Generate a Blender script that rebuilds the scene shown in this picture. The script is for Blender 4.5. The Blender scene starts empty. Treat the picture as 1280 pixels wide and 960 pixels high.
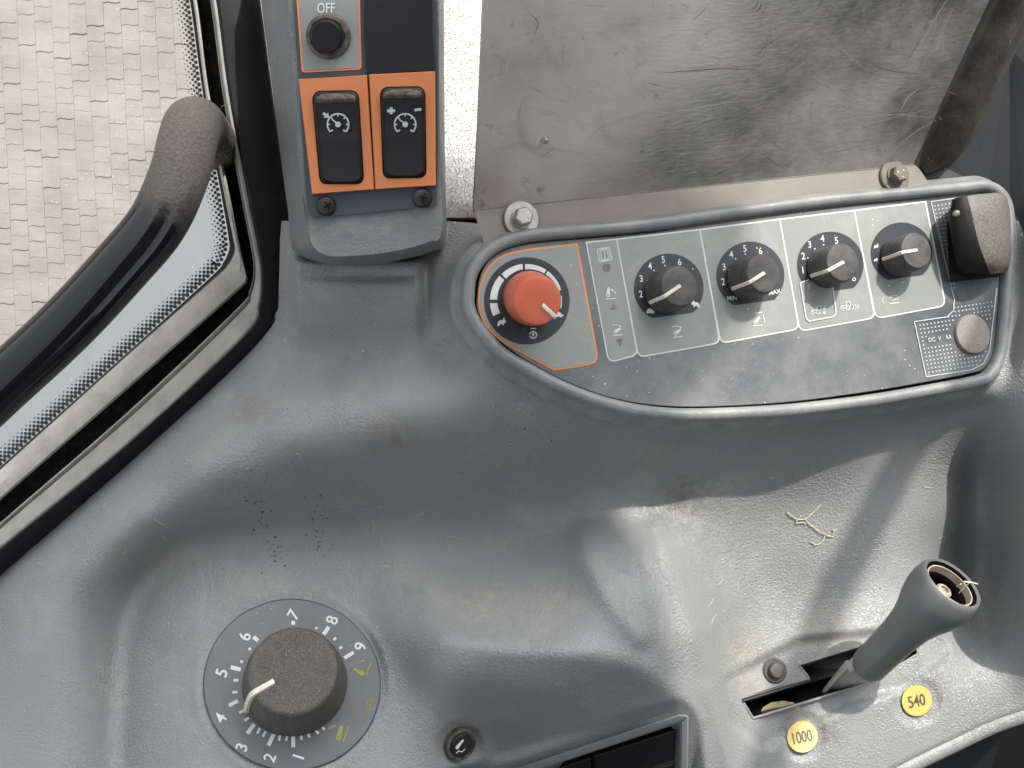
import bpy, bmesh, math, random
import numpy as np
from mathutils import Vector, Matrix, noise as mnoise
random.seed(7)
rng = np.random.default_rng(7)
S = bpy.context.scene
col = S.collection
MM = 0.001

# ------------------------------------------------------------------ camera
FPX = 1300.0          # focal length in pixels of the 1280 px wide photograph
D = 0.43              # height of the camera over the reference level z = 0
cam_d = bpy.data.cameras.new('camera'); cam = bpy.data.objects.new('camera', cam_d); col.objects.link(cam)
cam.location = (0, 0, D); cam.rotation_euler = (0, 0, 0)
cam_d.sensor_width = 36; cam_d.lens = 36 * FPX / 1280
cam_d.clip_start = 0.01; cam_d.clip_end = 200
S.camera = cam

# ------------------------------------------------------------------ light
SUN_AZ = math.radians(28)      # the sun stands over the upper right of the picture (angle from +y towards +x)
SUN_EL = math.radians(38)
w = bpy.data.worlds.new('World'); S.world = w; w.use_nodes = True
nt = w.node_tree; nt.nodes.clear()
sky = nt.nodes.new('ShaderNodeTexSky'); sky.sky_type = 'NISHITA'; sky.sun_disc = False
sky.sun_elevation = SUN_EL; sky.sun_rotation = SUN_AZ; sky.dust_density = 3.0; sky.air_density = 1.0
hs = nt.nodes.new('ShaderNodeHueSaturation'); hs.inputs['Saturation'].default_value = 0.13
bg = nt.nodes.new('ShaderNodeBackground'); bg.inputs['Strength'].default_value = 0.15
out = nt.nodes.new('ShaderNodeOutputWorld')
nt.links.new(sky.outputs[0], hs.inputs['Color']); nt.links.new(hs.outputs[0], bg.inputs[0]); nt.links.new(bg.outputs[0], out.inputs[0])
sd = bpy.data.lights.new('sun', 'SUN'); sd.energy = 2.0; sd.angle = math.radians(0.9); sd.color = (1, 0.95, 0.87)
sun = bpy.data.objects.new('sun', sd); col.objects.link(sun)
tosun = Vector((math.sin(SUN_AZ) * math.cos(SUN_EL), math.cos(SUN_AZ) * math.cos(SUN_EL), math.sin(SUN_EL)))
sun.rotation_euler = tosun.to_track_quat('Z', 'Y').to_euler()
S.view_settings.view_transform = 'Standard'; S.view_settings.look = 'None'
S.view_settings.exposure = 1.42; S.view_settings.gamma = 1
S.render.engine = 'CYCLES'
try: S.cycles.use_denoising = True
except Exception: pass

# ------------------------------------------------------------------ geometry helpers
def ray(px, py): return Vector(((px - 640) / FPX, -(py - 480) / FPX, -1.0))
def P(px, py, z=0.0):
    t = D - z; r = ray(px, py)
    return Vector((r.x * t, r.y * t, z))
class Plane:
    def __init__(s, px, py, z, n):
        s.o = P(px, py, z); s.n = Vector(n).normalized()
    def at(s, px, py, off=0.0):
        r = ray(px, py); c = Vector((0, 0, D)); o = s.o + s.n * off
        t = (o - c).dot(s.n) / r.dot(s.n)
        return c + r * t
    def z(s, px, py, off=0.0): return s.at(px, py, off).z
    def zarr(s, X, Y, off=0.0):
        o = s.o + s.n * off; rx = (X - 640) / FPX; ry = -(Y - 480) / FPX
        t = (o - Vector((0, 0, D))).dot(s.n) / (rx * s.n.x + ry * s.n.y - s.n.z)
        return D - t
    def basis(s):
        x = Vector((1, 0, 0)); x = (x - s.n * x.dot(s.n)).normalized(); y = s.n.cross(x)
        return x, y, s.n
def flat(z): return Plane(640, 480, z, (0, 0, 1))

def link(name, verts, faces, mat, parent=None, smooth=True, ang=35, label=None, kind=None):
    me = bpy.data.meshes.new(name)
    off = Vector((0, 0, 0))
    p = parent
    while p is not None:
        if p.parent is None: off = p.location.copy()
        p = p.parent
    me.from_pydata([tuple(Vector(v) - off) for v in verts], [], faces)
    me.validate(); 
    bm = bmesh.new(); bm.from_mesh(me); bmesh.ops.recalc_face_normals(bm, faces=bm.faces); bm.to_mesh(me); bm.free()
    if smooth:
        me.shade_smooth(); me.set_sharp_from_angle(angle=math.radians(ang))
    me.materials.append(mat)
    o = bpy.data.objects.new(name, me); col.objects.link(o)
    if parent is not None: o.parent = parent
    if label: o['label'] = label
    if kind: o['kind'] = kind
    return o
def thing(name, label, cat, loc, group=None, kind=None):
    o = bpy.data.objects.new(name, None); col.objects.link(o); o.empty_display_size = 0.02
    o.location = loc
    if kind: o['kind'] = kind
    else: o['label'] = label; o['category'] = cat
    if group: o['group'] = group
    return o
class MB:
    def __init__(s): s.v = []; s.f = []
    def add(s, v, f):
        b = len(s.v); s.v += [Vector(a) for a in v]; s.f += [[i + b for i in q] for q in f]
    def poly(s, pts, pl, off):                       # flat print: pixel polygon laid on a plane
        n = len(pts); s.add([pl.at(x, y, off) for x, y in pts], [list(range(n))])
    def band(s, A, B, closed=False):                 # strip between two world polylines
        n = len(A); f = [[i, i + 1, n + i + 1, n + i] for i in range(n - 1)]
        if closed: f.append([n - 1, 0, n, 2 * n - 1])
        s.add(list(A) + list(B), f)
    def build(s, name, mat, parent=None, **k): return link(name, s.v, s.f, mat, parent, **k)

def loft(rings, closed=True, cap0=False, cap1=False):
    n = len(rings[0]); v = []; f = []
    for r in rings: v += list(r)
    for k in range(len(rings) - 1):
        for i in range(n if closed else n - 1):
            j = (i + 1) % n
            f.append([k * n + i, k * n + j, (k + 1) * n + j, (k + 1) * n + i])
    if cap0: f.append(list(range(n))[::-1])
    if cap1: f.append([(len(rings) - 1) * n + i for i in range(n)])
    return v, f
def catmull(pts, sub=8, closed=False):
    pts = [np.array(p, float) for p in pts]; n = len(pts); res = []
    rngk = range(n) if closed else range(n - 1)
    for i in rngk:
        p1 = pts[i]; p2 = pts[(i + 1) % n]
        p0 = pts[(i - 1) % n] if (closed or i > 0) else 2 * p1 - p2
        p3 = pts[(i + 2) % n] if (closed or i < n - 2) else 2 * p2 - p1
        for k in range(sub):
            t = k / sub
            res.append(0.5 * ((2 * p1) + (-p0 + p2) * t + (2 * p0 - 5 * p1 + 4 * p2 - p3) * t * t + (-p0 + 3 * p1 - 3 * p2 + p3) * t ** 3))
    if not closed: res.append(pts[-1])
    return [tuple(r) for r in res]
def roundpoly(pts, rad, seg=6):                      # rounded corners; rad number or list
    n = len(pts); out_ = []
    for i in range(n):
        r = rad[i] if isinstance(rad, (list, tuple)) else rad
        p = Vector(pts[i]); a = Vector(pts[i - 1]) - p; b = Vector(pts[(i + 1) % n]) - p
        if r <= 0: out_.append(tuple(p)); continue
        ang = a.angle(b); d = min(r / math.tan(ang / 2), a.length * .49, b.length * .49)
        s = p + a.normalized() * d; e = p + b.normalized() * d
        for k in range(seg + 1):
            t = k / seg
            q = s * (1 - t) ** 2 + p * 2 * t * (1 - t) + e * t * t
            out_.append(tuple(q))
    return out_
def inset(pts, d):                                   # d > 0 shrinks
    n = len(pts); A = sum(pts[i][0] * pts[(i + 1) % n][1] - pts[(i + 1) % n][0] * pts[i][1] for i in range(n))
    sg = 1 if A > 0 else -1; o = []
    for i in range(n):
        p0 = Vector(pts[i - 1]); p = Vector(pts[i]); p1 = Vector(pts[(i + 1) % n])
        e0 = (p - p0).normalized(); e1 = (p1 - p).normalized()
        n0 = Vector((-e0.y, e0.x)) * sg; n1 = Vector((-e1.y, e1.x)) * sg
        m = n0 + n1
        if m.length < 1e-6: m = n0
        m.normalize(); c = max(m.dot(n0), .4)
        o.append(tuple(p + m * d / c))
    return o
def circ(cx, cy, rx, ry=None, n=40, a0=0, a1=360, rot=0):
    ry = ry or rx; r = []
    full = abs(a1 - a0) >= 360
    for k in range(n if full else n + 1):
        a = math.radians(a0 + (a1 - a0) * k / n); x = rx * math.cos(a); y = -ry * math.sin(a)
        c, s_ = math.cos(math.radians(rot)), math.sin(math.radians(rot))
        r.append((cx + x * c + y * s_, cy - x * s_ + y * c))
    return r
def arc(cx, cy, r0, r1, a0, a1, n=18):
    return circ(cx, cy, r1, n=n, a0=a0, a1=a1) + circ(cx, cy, r0, n=n, a0=a0, a1=a1)[::-1]
def line(x0, y0, x1, y1, w_):
    d = Vector((x1 - x0, y1 - y0)).normalized(); q = Vector((-d.y, d.x)) * w_ / 2
    return [(x0 + q.x, y0 + q.y), (x1 + q.x, y1 + q.y), (x1 - q.x, y1 - q.y), (x0 - q.x, y0 - q.y)]
def pline(pts, w_):
    r = []; 
    for s_ in (1, -1):
        seq = pts if s_ > 0 else pts[::-1]
        for i in range(len(seq)):
            a = Vector(seq[max(i - 1, 0)]); b = Vector(seq[min(i + 1, len(seq) - 1)]); d = (b - a).normalized()
            r.append((seq[i][0] - d.y * w_ / 2, seq[i][1] + d.x * w_ / 2))
    return r
def tube(path, rad, seg=16, cap=True, squash=1.0):
    path = [Vector(p) for p in path]; rings = []; up = Vector((0, 0, 1)); prev = None
    for i, p in enumerate(path):
        a = path[max(i - 1, 0)]; b = path[min(i + 1, len(path) - 1)]; t = (b - a).normalized()
        if prev is None:
            u = up if abs(t.dot(up)) < .9 else Vector((0, 1, 0))
            x = t.cross(u).normalized()
        else: x = (prev - t * prev.dot(t)).normalized()
        prev = x; y = x.cross(t).normalized()
        r = rad[i] if isinstance(rad, (list, tuple)) else rad
        rings.append([p + x * math.cos(q) * r + y * math.sin(q) * r * squash for q in [2 * math.pi * k / seg for k in range(seg)]])
    return loft(rings, True, cap, cap)
def frame(n, ref=Vector((1, 0, 0))):
    n = Vector(n).normalized(); x = (ref - n * ref.dot(n)).normalized(); return x, n.cross(x), n
def lathe(o, n, prof, seg=48, cap=True):             # prof: (radius, height) list
    x, y, n = frame(n); rings = []
    for r, h in prof:
        rings.append([o + n * h + x * r * math.cos(q) + y * r * math.sin(q) for q in [2 * math.pi * k / seg for k in range(seg)]])
    return loft(rings, True, cap, cap)
_fc = {}
def text_polys(s, size_px, cx, cy, rot, sx=1.0):     # outlines of the built-in font as triangles in pixel space
    key = s
    if key not in _fc:
        cu = bpy.data.curves.new('t', 'FONT'); cu.body = s; cu.align_x = 'CENTER'; cu.align_y = 'CENTER'; cu.resolution_u = 4
        cu.offset = 0.012
        ob = bpy.data.objects.new('t', cu); col.objects.link(ob)
        dg = bpy.context.evaluated_depsgraph_get(); me = ob.evaluated_get(dg).to_mesh()
        V = [(v.co.x, v.co.y) for v in me.vertices]; F = [list(p.vertices) for p in me.polygons]
        ys = [v[1] for v in V]; xs = [v[0] for v in V]; my = (max(ys) + min(ys)) / 2; mx = (max(xs) + min(xs)) / 2; h = max(ys) - min(ys)
        _fc[key] = ([((x - mx) / h, (y - my) / h) for x, y in V], F)
        ob.evaluated_get(dg).to_mesh_clear(); bpy.data.objects.remove(ob); bpy.data.curves.remove(cu)
    V, F = _fc[key]; c, s_ = math.cos(math.radians(rot)), math.sin(math.radians(rot))
    return [(cx + (x * sx * c - y * s_) * size_px, cy - (x * sx * s_ + y * c) * size_px) for x, y in V], F
def put_text(mb, s, size, cx, cy, rot, pl, off, sx=1.0):
    V, F = text_polys(s, size, cx, cy, rot, sx); mb.add([pl.at(x, y, off) for x, y in V], F)

# ------------------------------------------------------------------ materials
def M(name, base, rough=.5, metal=0.0, grain=None, vary=.12, vscale=25, dust=None, specks=None, spec=.5, coat=0, mott=None, stains=None):
    m = bpy.data.materials.new(name); m.use_nodes = True; t = m.node_tree; N = t.nodes; L = t.links
    b = N['Principled BSDF']; b.inputs['Roughness'].default_value = rough; b.inputs['Metallic'].default_value = metal
    b.inputs['Specular IOR Level'].default_value = spec; b.inputs['Coat Weight'].default_value = coat
    geo = N.new('ShaderNodeNewGeometry'); pos = geo.outputs['Position']
    def noise(scale, detail=3, rgh=.55, dist=0, vec=pos):
        n = N.new('ShaderNodeTexNoise'); n.inputs['Scale'].default_value = scale; n.inputs['Detail'].default_value = detail
        n.inputs['Roughness'].default_value = rgh; n.inputs['Distortion'].default_value = dist; L.new(vec, n.inputs['Vector']); return n.outputs['Fac']
    def ramp(src, a, c0, b_, c1):
        r = N.new('ShaderNodeMapRange'); r.inputs['From Min'].default_value = a; r.inputs['From Max'].default_value = b_
        r.inputs['To Min'].default_value = c0; r.inputs['To Max'].default_value = c1; L.new(src, r.inputs['Value']); return r.outputs['Result']
    def mix(fac, a, b_):
        x = N.new('ShaderNodeMix'); x.data_type = 'RGBA'
        if isinstance(fac, float): x.inputs[0].default_value = fac
        else: L.new(fac, x.inputs[0])
        for i, q in ((6, a), (7, b_)):
            if isinstance(q, tuple): x.inputs[i].default_value = (*q, 1)
            else: L.new(q, x.inputs[i])
        return x.outputs[2]
    c = mix(ramp(noise(vscale, 4), .3, 0, .7, 1), tuple(v * (1 - vary) for v in base), tuple(min(1, v * (1 + vary)) for v in base))
    rg = ramp(noise(vscale * 2.3, 4), .3, max(rough - .08, .02), .7, min(rough + .08, 1))
    if mott:                                         # (colour, scale, low, high, amount, detail)
        f = ramp(noise(mott[1], mott[5] if len(mott) > 5 else 5, .62), mott[2], 0, mott[3], mott[4]); c = mix(f, c, mott[0])
    if dust:                                         # (colour, scale, low, high, amount): film of dust with a fine broken edge
        f1 = noise(dust[1], 6, .7); f = ramp(f1, dust[2], 0, dust[3], dust[4]); c = mix(f, c, dust[0])
        x = N.new('ShaderNodeMath'); x.operation = 'MULTIPLY_ADD'; L.new(f, x.inputs[0]); x.inputs[1].default_value = .35; L.new(rg, x.inputs[2]); x.use_clamp = True; rg = x.outputs[0]
    for sp in (specks or []):                        # (colour, scale, radius)
        v = N.new('ShaderNodeTexVoronoi'); v.inputs['Scale'].default_value = sp[1]; L.new(pos, v.inputs['Vector'])
        keep = ramp(noise(sp[1] * .07, 2), .45, 0, .6, 1)
        rr = N.new('ShaderNodeMath'); rr.operation = 'MULTIPLY'; L.new(keep, rr.inputs[0]); rr.inputs[1].default_value = sp[2]
        sep = N.new('ShaderNodeSeparateColor'); L.new(v.outputs['Color'], sep.inputs[0])
        r2 = N.new('ShaderNodeMath'); r2.operation = 'MULTIPLY'; L.new(rr.outputs[0], r2.inputs[0]); L.new(sep.outputs[0], r2.inputs[1])
        lt = N.new('ShaderNodeMath'); lt.operation = 'LESS_THAN'; L.new(v.outputs['Distance'], lt.inputs[0]); L.new(r2.outputs[0], lt.inputs[1])
        c = mix(lt.outputs[0], c, sp[0])
    for (wp, rad_, col_, am) in (stains or []):
        vd = N.new('ShaderNodeVectorMath'); vd.operation = 'DISTANCE'; L.new(pos, vd.inputs[0]); vd.inputs[1].default_value = wp
        f0 = ramp(vd.outputs['Value'], 0, 1, rad_, 0); f1 = ramp(noise(260, 6, .7, .5), .38, 0, .72, 1)
        mm = N.new('ShaderNodeMath'); mm.operation = 'MULTIPLY'; L.new(f0, mm.inputs[0]); L.new(f1, mm.inputs[1])
        m3 = N.new('ShaderNodeMath'); m3.operation = 'MULTIPLY'; L.new(mm.outputs[0], m3.inputs[0]); m3.inputs[1].default_value = am * .7
        c = mix(m3.outputs[0], c, col_)
    L.new(c, b.inputs['Base Color']); L.new(rg, b.inputs['Roughness'])
    if grain:                                        # list of (kind, scale, distance in m)
        prev = None
        for kind, sc, dist in grain:
            if kind == 'leather':
                nz = N.new('ShaderNodeTexNoise'); nz.inputs['Scale'].default_value = sc * .55; nz.inputs['Detail'].default_value = 2; L.new(pos, nz.inputs['Vector'])
                vm = N.new('ShaderNodeVectorMath'); vm.operation = 'MULTIPLY_ADD'; L.new(nz.outputs['Color'], vm.inputs[0]); q = 2.2 / sc; vm.inputs[1].default_value = (q, q, q); L.new(pos, vm.inputs[2])
                v = N.new('ShaderNodeTexVoronoi'); v.feature = 'DISTANCE_TO_EDGE'; v.inputs['Scale'].default_value = sc; L.new(vm.outputs[0], v.inputs['Vector'])
                hgt = ramp(v.outputs['Distance'], 0, 0, .28, 1)
                big = ramp(noise(sc * .06, 2), .3, .25, .7, 1)
                mu = N.new('ShaderNodeMath'); mu.operation = 'MULTIPLY'; L.new(hgt, mu.inputs[0]); L.new(big, mu.inputs[1]); hgt = mu.outputs[0]
            else: hgt = noise(sc, 4, .6)
            bp = N.new('ShaderNodeBump'); bp.inputs['Strength'].default_value = 1; bp.inputs['Distance'].default_value = dist; L.new(hgt, bp.inputs['Height'])
            if prev: L.new(prev, bp.inputs['Normal'])
            prev = bp.outputs['Normal']
        L.new(prev, b.inputs['Normal'])
    return m
DUST = (.40, .36, .30)
m_console = M('console_plastic', (.198, .207, .209), .46, grain=[('leather', 570, .00023), ('noise', 2500, .00004)], vary=.06, vscale=14,
              dust=((.36, .35, .32), 38, .52, .8, .35), specks=[((.6, .59, .55), 260, .08), ((.03, .025, .02), 190, .08), ((.04, .028, .02), 120, .05)],
              mott=((.135, .12, .105), 24, .62, .8, .4),
              stains=[(P(310, 515, 0), .010, (.13, .09, .06), 1.3), (P(492, 545, .005), .016, (.12, .085, .06), 1.0), (P(862, 632, -.035), .020, (.07, .055, .045), 1.6), (P(622, 620, -.02), .014, (.07, .07, .06), .9),
                      (P(925, 825, -.043), .022, (.42, .36, .27), 1.2), (P(1040, 800, -.048), .022, (.40, .34, .26), 1.0), (P(1035, 915, -.040), .012, (.10, .07, .05), 1.5), (P(1175, 860, -.045), .014, (.12, .09, .07), 1.2),
                      (P(600, 752, -.01), .022, (.34, .32, .26), .9), (P(690, 758, -.01), .022, (.34, .32, .26), .9), (P(770, 770, -.01), .018, (.34, .32, .26), .7), (P(560, 310, -.008), .020, (.30, .26, .20), 1.2), (P(500, 345, .0), .018, (.16, .13, .10), 1.0), (P(215, 700, -.02), .016, (.30, .28, .22), .8)])
m_body = M('box_plastic', (.125, .135, .14), .45, grain=[('leather', 600, .00014), ('noise', 2500, .00004)], vary=.06, dust=(DUST, 60, .55, .8, .3), specks=[((.02, .02, .02), 120, .05)])
m_rim = M('rim_plastic', (.15, .16, .165), .42, grain=[('leather', 900, .00008)], vary=.08, dust=((.4, .38, .34), 70, .45, .8, .45))
m_slate = M('slate_plastic', (.045, .052, .062), .42, grain=[('noise', 2200, .00003)], vary=.08, specks=[((.3, .3, .3), 500, .06)], spec=0.35)
m_face = M('face_foil', (.062, .068, .077), .36, grain=[('noise', 1800, .00003)], vary=.1, dust=((.38, .38, .36), 22, .36, .85, .5), specks=[((.7, .7, .66), 420, .13), ((.6, .6, .6), 900, .12)])
m_cell = M('grey_foil', (.20, .215, .205), .42, grain=[('noise', 1800, .00002)], vary=.05, dust=((.42, .40, .33), 34, .5, .8, .4), specks=[((.75, .75, .72), 330, .08), ((.03, .03, .03), 260, .05)])
m_white = M('white_print', (.56, .575, .57), .5, vary=.08, vscale=200)
m_whdim = M('dim_print', (.42, .45, .46), .5, vary=.2, vscale=300)
m_orprint = M('orange_print', (.62, .22, .075), .45, vary=.08)
m_orange = M('orange_plastic', (.47, .155, .052), .42, grain=[('noise', 3000, .00003)], vary=.07, specks=[((.03, .02, .015), 150, .05)], mott=((.2, .09, .05), 25, .6, .8, .5))
m_disc = M('disc_foil', (.03, .033, .04), .38, vary=.1, specks=[((.5, .5, .5), 600, .10)], spec=0.3)
m_dial = M('dial_foil', (.095, .101, .112), .38, grain=[('noise', 2600, .00004)], vary=.08, dust=((.3, .29, .27), 60, .5, .9, .25), specks=[((.6, .6, .55), 700, .12)])
m_knob = M('knob_plastic', (.045, .045, .047), .5, grain=[('noise', 2600, .00006)], vary=.12, dust=((.26, .23, .2), 140, .4, .85, .4), specks=[((.5, .47, .42), 900, .14)], spec=0.35)
m_bigknob = M('dusty_knob', (.05, .049, .048), .6, grain=[('noise', 2000, .00008)], vary=.15, vscale=120, dust=((.30, .27, .235), 1500, .40, .8, .45), specks=[((.5, .46, .42), 900, .14)], spec=0.3)
m_red = M('red_plastic', (.46, .105, .055), .42, grain=[('noise', 2600, .00004)], vary=.12, dust=((.5, .25, .17), 150, .5, .9, .3))
m_ptr = M('pointer_white', (.62, .58, .5), .5, vary=.15, vscale=500)
m_rubber = M('black_rubber', (.006, .0063, .0075), .55, grain=[('noise', 900, .00006)], vary=.2, dust=((.10, .09, .075), 90, .55, .9, .25), specks=[((.3, .28, .25), 260, .05)], spec=0.2)
m_chan = M('channel_rubber', (.008, .0075, .007), .8, vary=.2, dust=((.10, .085, .07), 200, .5, .8, .35), spec=0.1)
m_seal = M('dusty_seal', (.34, .33, .30), .8, grain=[('noise', 700, .0003)], vary=.18, vscale=60, dust=((.5, .48, .43), 90, .42, .75, .6), specks=[((.7, .68, .6), 500, .12)])
m_edge = M('seal_edge', (.24, .235, .22), .7, grain=[('noise', 900, .0001)], vary=.2, vscale=90, dust=((.30, .28, .25), 180, .4, .8, .55))
m_frit = M('black_frit', (.01, .01, .012), .4, vary=.05)
m_handle = M('handle_black', (.009, .0095, .011), .09, vary=.1, spec=.6, specks=[((.25, .24, .22), 420, .05)])
m_hdust = M('handle_dust', (.10, .088, .075), .85, grain=[('noise', 1600, .0005)], vary=.3, vscale=260, dust=((.24, .21, .18), 500, .42, .7, .6))
def mat_handle():
    m = bpy.data.materials.new('dusty_gloss_black'); m.use_nodes = True; t = m.node_tree; N = t.nodes; L = t.links; b = N['Principled BSDF']
    geo = N.new('ShaderNodeNewGeometry'); n = N.new('ShaderNodeTexNoise'); n.inputs['Scale'].default_value = 70; n.inputs['Detail'].default_value = 7; n.inputs['Roughness'].default_value = .65; L.new(geo.outputs['Position'], n.inputs['Vector'])
    a = P(150, 320, .045); e = P(225, 205, .035); d = (e - a); ln_ = d.length; d = d / ln_
    dot = N.new('ShaderNodeVectorMath'); dot.operation = 'DOT_PRODUCT'; L.new(geo.outputs['Position'], dot.inputs[0]); dot.inputs[1].default_value = d
    r = N.new('ShaderNodeMapRange'); r.inputs['From Min'].default_value = a.dot(d); r.inputs['From Max'].default_value = e.dot(d); r.inputs['To Min'].default_value = -.55; r.inputs['To Max'].default_value = .75; r.clamp = False; L.new(dot.outputs['Value'], r.inputs['Value'])
    ad = N.new('ShaderNodeMath'); ad.operation = 'ADD'; L.new(r.outputs[0], ad.inputs[0]); L.new(n.outputs['Fac'], ad.inputs[1])
    f = N.new('ShaderNodeMapRange'); f.inputs['From Min'].default_value = .42; f.inputs['From Max'].default_value = 1.15; f.inputs['To Min'].default_value = .0; L.new(ad.outputs[0], f.inputs['Value'])
    n2 = N.new('ShaderNodeTexNoise'); n2.inputs['Scale'].default_value = 900; n2.inputs['Detail'].default_value = 3; L.new(geo.outputs['Position'], n2.inputs['Vector'])
    dc = N.new('ShaderNodeMix'); dc.data_type = 'RGBA'; L.new(n2.outputs['Fac'], dc.inputs[0]); dc.inputs[6].default_value = (.055, .048, .042, 1); dc.inputs[7].default_value = (.18, .16, .138, 1)
    c = N.new('ShaderNodeMix'); c.data_type = 'RGBA'; L.new(f.outputs[0], c.inputs[0]); c.inputs[6].default_value = (.008, .0085, .010, 1); L.new(dc.outputs[2], c.inputs[7]); L.new(c.outputs[2], b.inputs['Base Color'])
    r2 = N.new('ShaderNodeMapRange'); r2.inputs['To Min'].default_value = .07; r2.inputs['To Max'].default_value = .9; L.new(f.outputs[0], r2.inputs['Value']); L.new(r2.outputs[0], b.inputs['Roughness'])
    h = N.new('ShaderNodeMath'); h.operation = 'MULTIPLY'; L.new(f.outputs[0], h.inputs[0]); L.new(n2.outputs['Fac'], h.inputs[1])
    bp = N.new('ShaderNodeBump'); bp.inputs['Distance'].default_value = .0006; L.new(h.outputs[0], bp.inputs['Height']); L.new(bp.outputs[0], b.inputs['Normal']); return m
m_grip = mat_handle()
m_fender = M('fender_paint', (.16, .17, .175), .5, vary=.05, specks=[((.6, .62, .62), 90, .08)])
m_foam = M('white_foam', (.62, .60, .57), .8, vary=.06, grain=[('noise', 900, .0004)])
m_rock = M('rocker_plastic', (.008, .008, .0095), .38, grain=[('noise', 2200, .00003)], vary=.15, specks=[((.3, .28, .25), 600, .08)], spec=0.3)
m_rockd = M('rocker_dusty', (.03, .027, .024), .6, grain=[('noise', 1800, .0001)], vary=.2, dust=((.26, .21, .16), 350, .42, .7, .6))
m_black = M('black_plastic', (.006, .006, .0075), .3, vary=.1, specks=[((.4, .4, .4), 420, .06)], spec=0.3)
m_bolt = M('zinc', (.36, .355, .335), .42, metal=.75, vary=.15, vscale=200, dust=((.33, .29, .24), 160, .42, .8, .6))
m_dbolt = M('dirty_zinc', (.16, .145, .125), .65, metal=.4, vary=.25, vscale=200, dust=((.2, .17, .14), 160, .35, .7, .7))
m_screw = M('black_screw', (.035, .032, .03), .38, metal=.5, vary=.2, vscale=300)
m_trim = M('dark_trim', (.011, .013, .016), .5, grain=[('noise', 900, .00008)], vary=.08, vscale=10, specks=[((.25, .25, .25), 140, .04)])
m_foamd = M('dark_foam', (.022, .019, .017), .9, grain=[('noise', 400, .0003), ('noise', 2500, .0001)], vary=.3, vscale=40, dust=((.15, .13, .105), 30, .45, .8, .6), specks=[((.5, .46, .38), 500, .12)])
m_cover = M('dusty_cover', (.06, .055, .05), .6, grain=[('noise', 1600, .0001)], vary=.2, vscale=60, dust=((.30, .27, .235), 900, .35, .8, .55), specks=[((.8, .77, .7), 420, .16)])
m_cdark = M('cover_side', (.012, .011, .011), .55, vary=.3, vscale=80, dust=((.06, .05, .04), 120, .5, .8, .4), spec=0.2)
m_plug = M('dusty_plug', (.17, .155, .145), .75, grain=[('noise', 1500, .0001)], vary=.12, vscale=60, dust=((.34, .31, .28), 1100, .4, .75, .7), specks=[((.6, .57, .52), 500, .14)])
m_lever = M('lever_grip', (.125, .131, .131), .40, grain=[('noise', 1400, .00003)], vary=.1, vscale=40, dust=((.24, .22, .19), 70, .55, .8, .4), specks=[((.6, .55, .45), 420, .05)])
m_rusty = M('dusty_metal', (.34, .29, .24), .65, metal=.3, vary=.25, vscale=250, mott=((.16, .10, .06), 160, .5, .7, .6))
m_steel = M('lever_steel', (.42, .42, .39), .5, metal=.3, vary=.2, vscale=60, dust=((.3, .27, .22), 120, .5, .8, .4))
m_yel = M('yellow_sticker', (.50, .36, .095), .4, vary=.1, vscale=60, mott=((.33, .19, .07), 200, .55, .75, .6))
m_cream = M('worn_sticker', (.55, .45, .27), .6, vary=.1, mott=((.1, .08, .06), 260, .6, .68, .8), specks=[((.05, .04, .03), 420, .2)])
m_ink = M('ink', (.05, .045, .03), .5)
m_lime = M('lime_print', (.23, .235, .05), .5, vary=.25, vscale=400)
m_brown = M('faded_print', (.12, .11, .095), .5, vary=.2, vscale=300)
m_frame = M('frame_plastic', (.19, .20, .205), .34, vary=.06, specks=[((.05, .05, .05), 120, .04)])
m_straw = M('straw', (.58, .52, .36), .6, vary=.2, vscale=300)
m_crumb = M('crumb', (.05, .033, .022), .8, vary=.4, vscale=400)
m_floor = M('cab_floor_rubber', (.012, .012, .013), .8, vary=.2)
m_shade_roof = M('shade_roof_lining', (.07, .07, .07), .9, vary=.05)
m_paver = M('concrete_paver', (.205, .186, .170), .85, grain=[('noise', 160, .0015)], vary=.13, vscale=9, mott=((.25, .232, .213), 5, .5, .7, .7), specks=[((.12, .10, .085), 22, .07), ((.30, .28, .25), 60, .2)])
m_joint = M('joint_sand', (.165, .152, .141), .95, grain=[('noise', 200, .002)], vary=.12, vscale=20)

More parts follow.
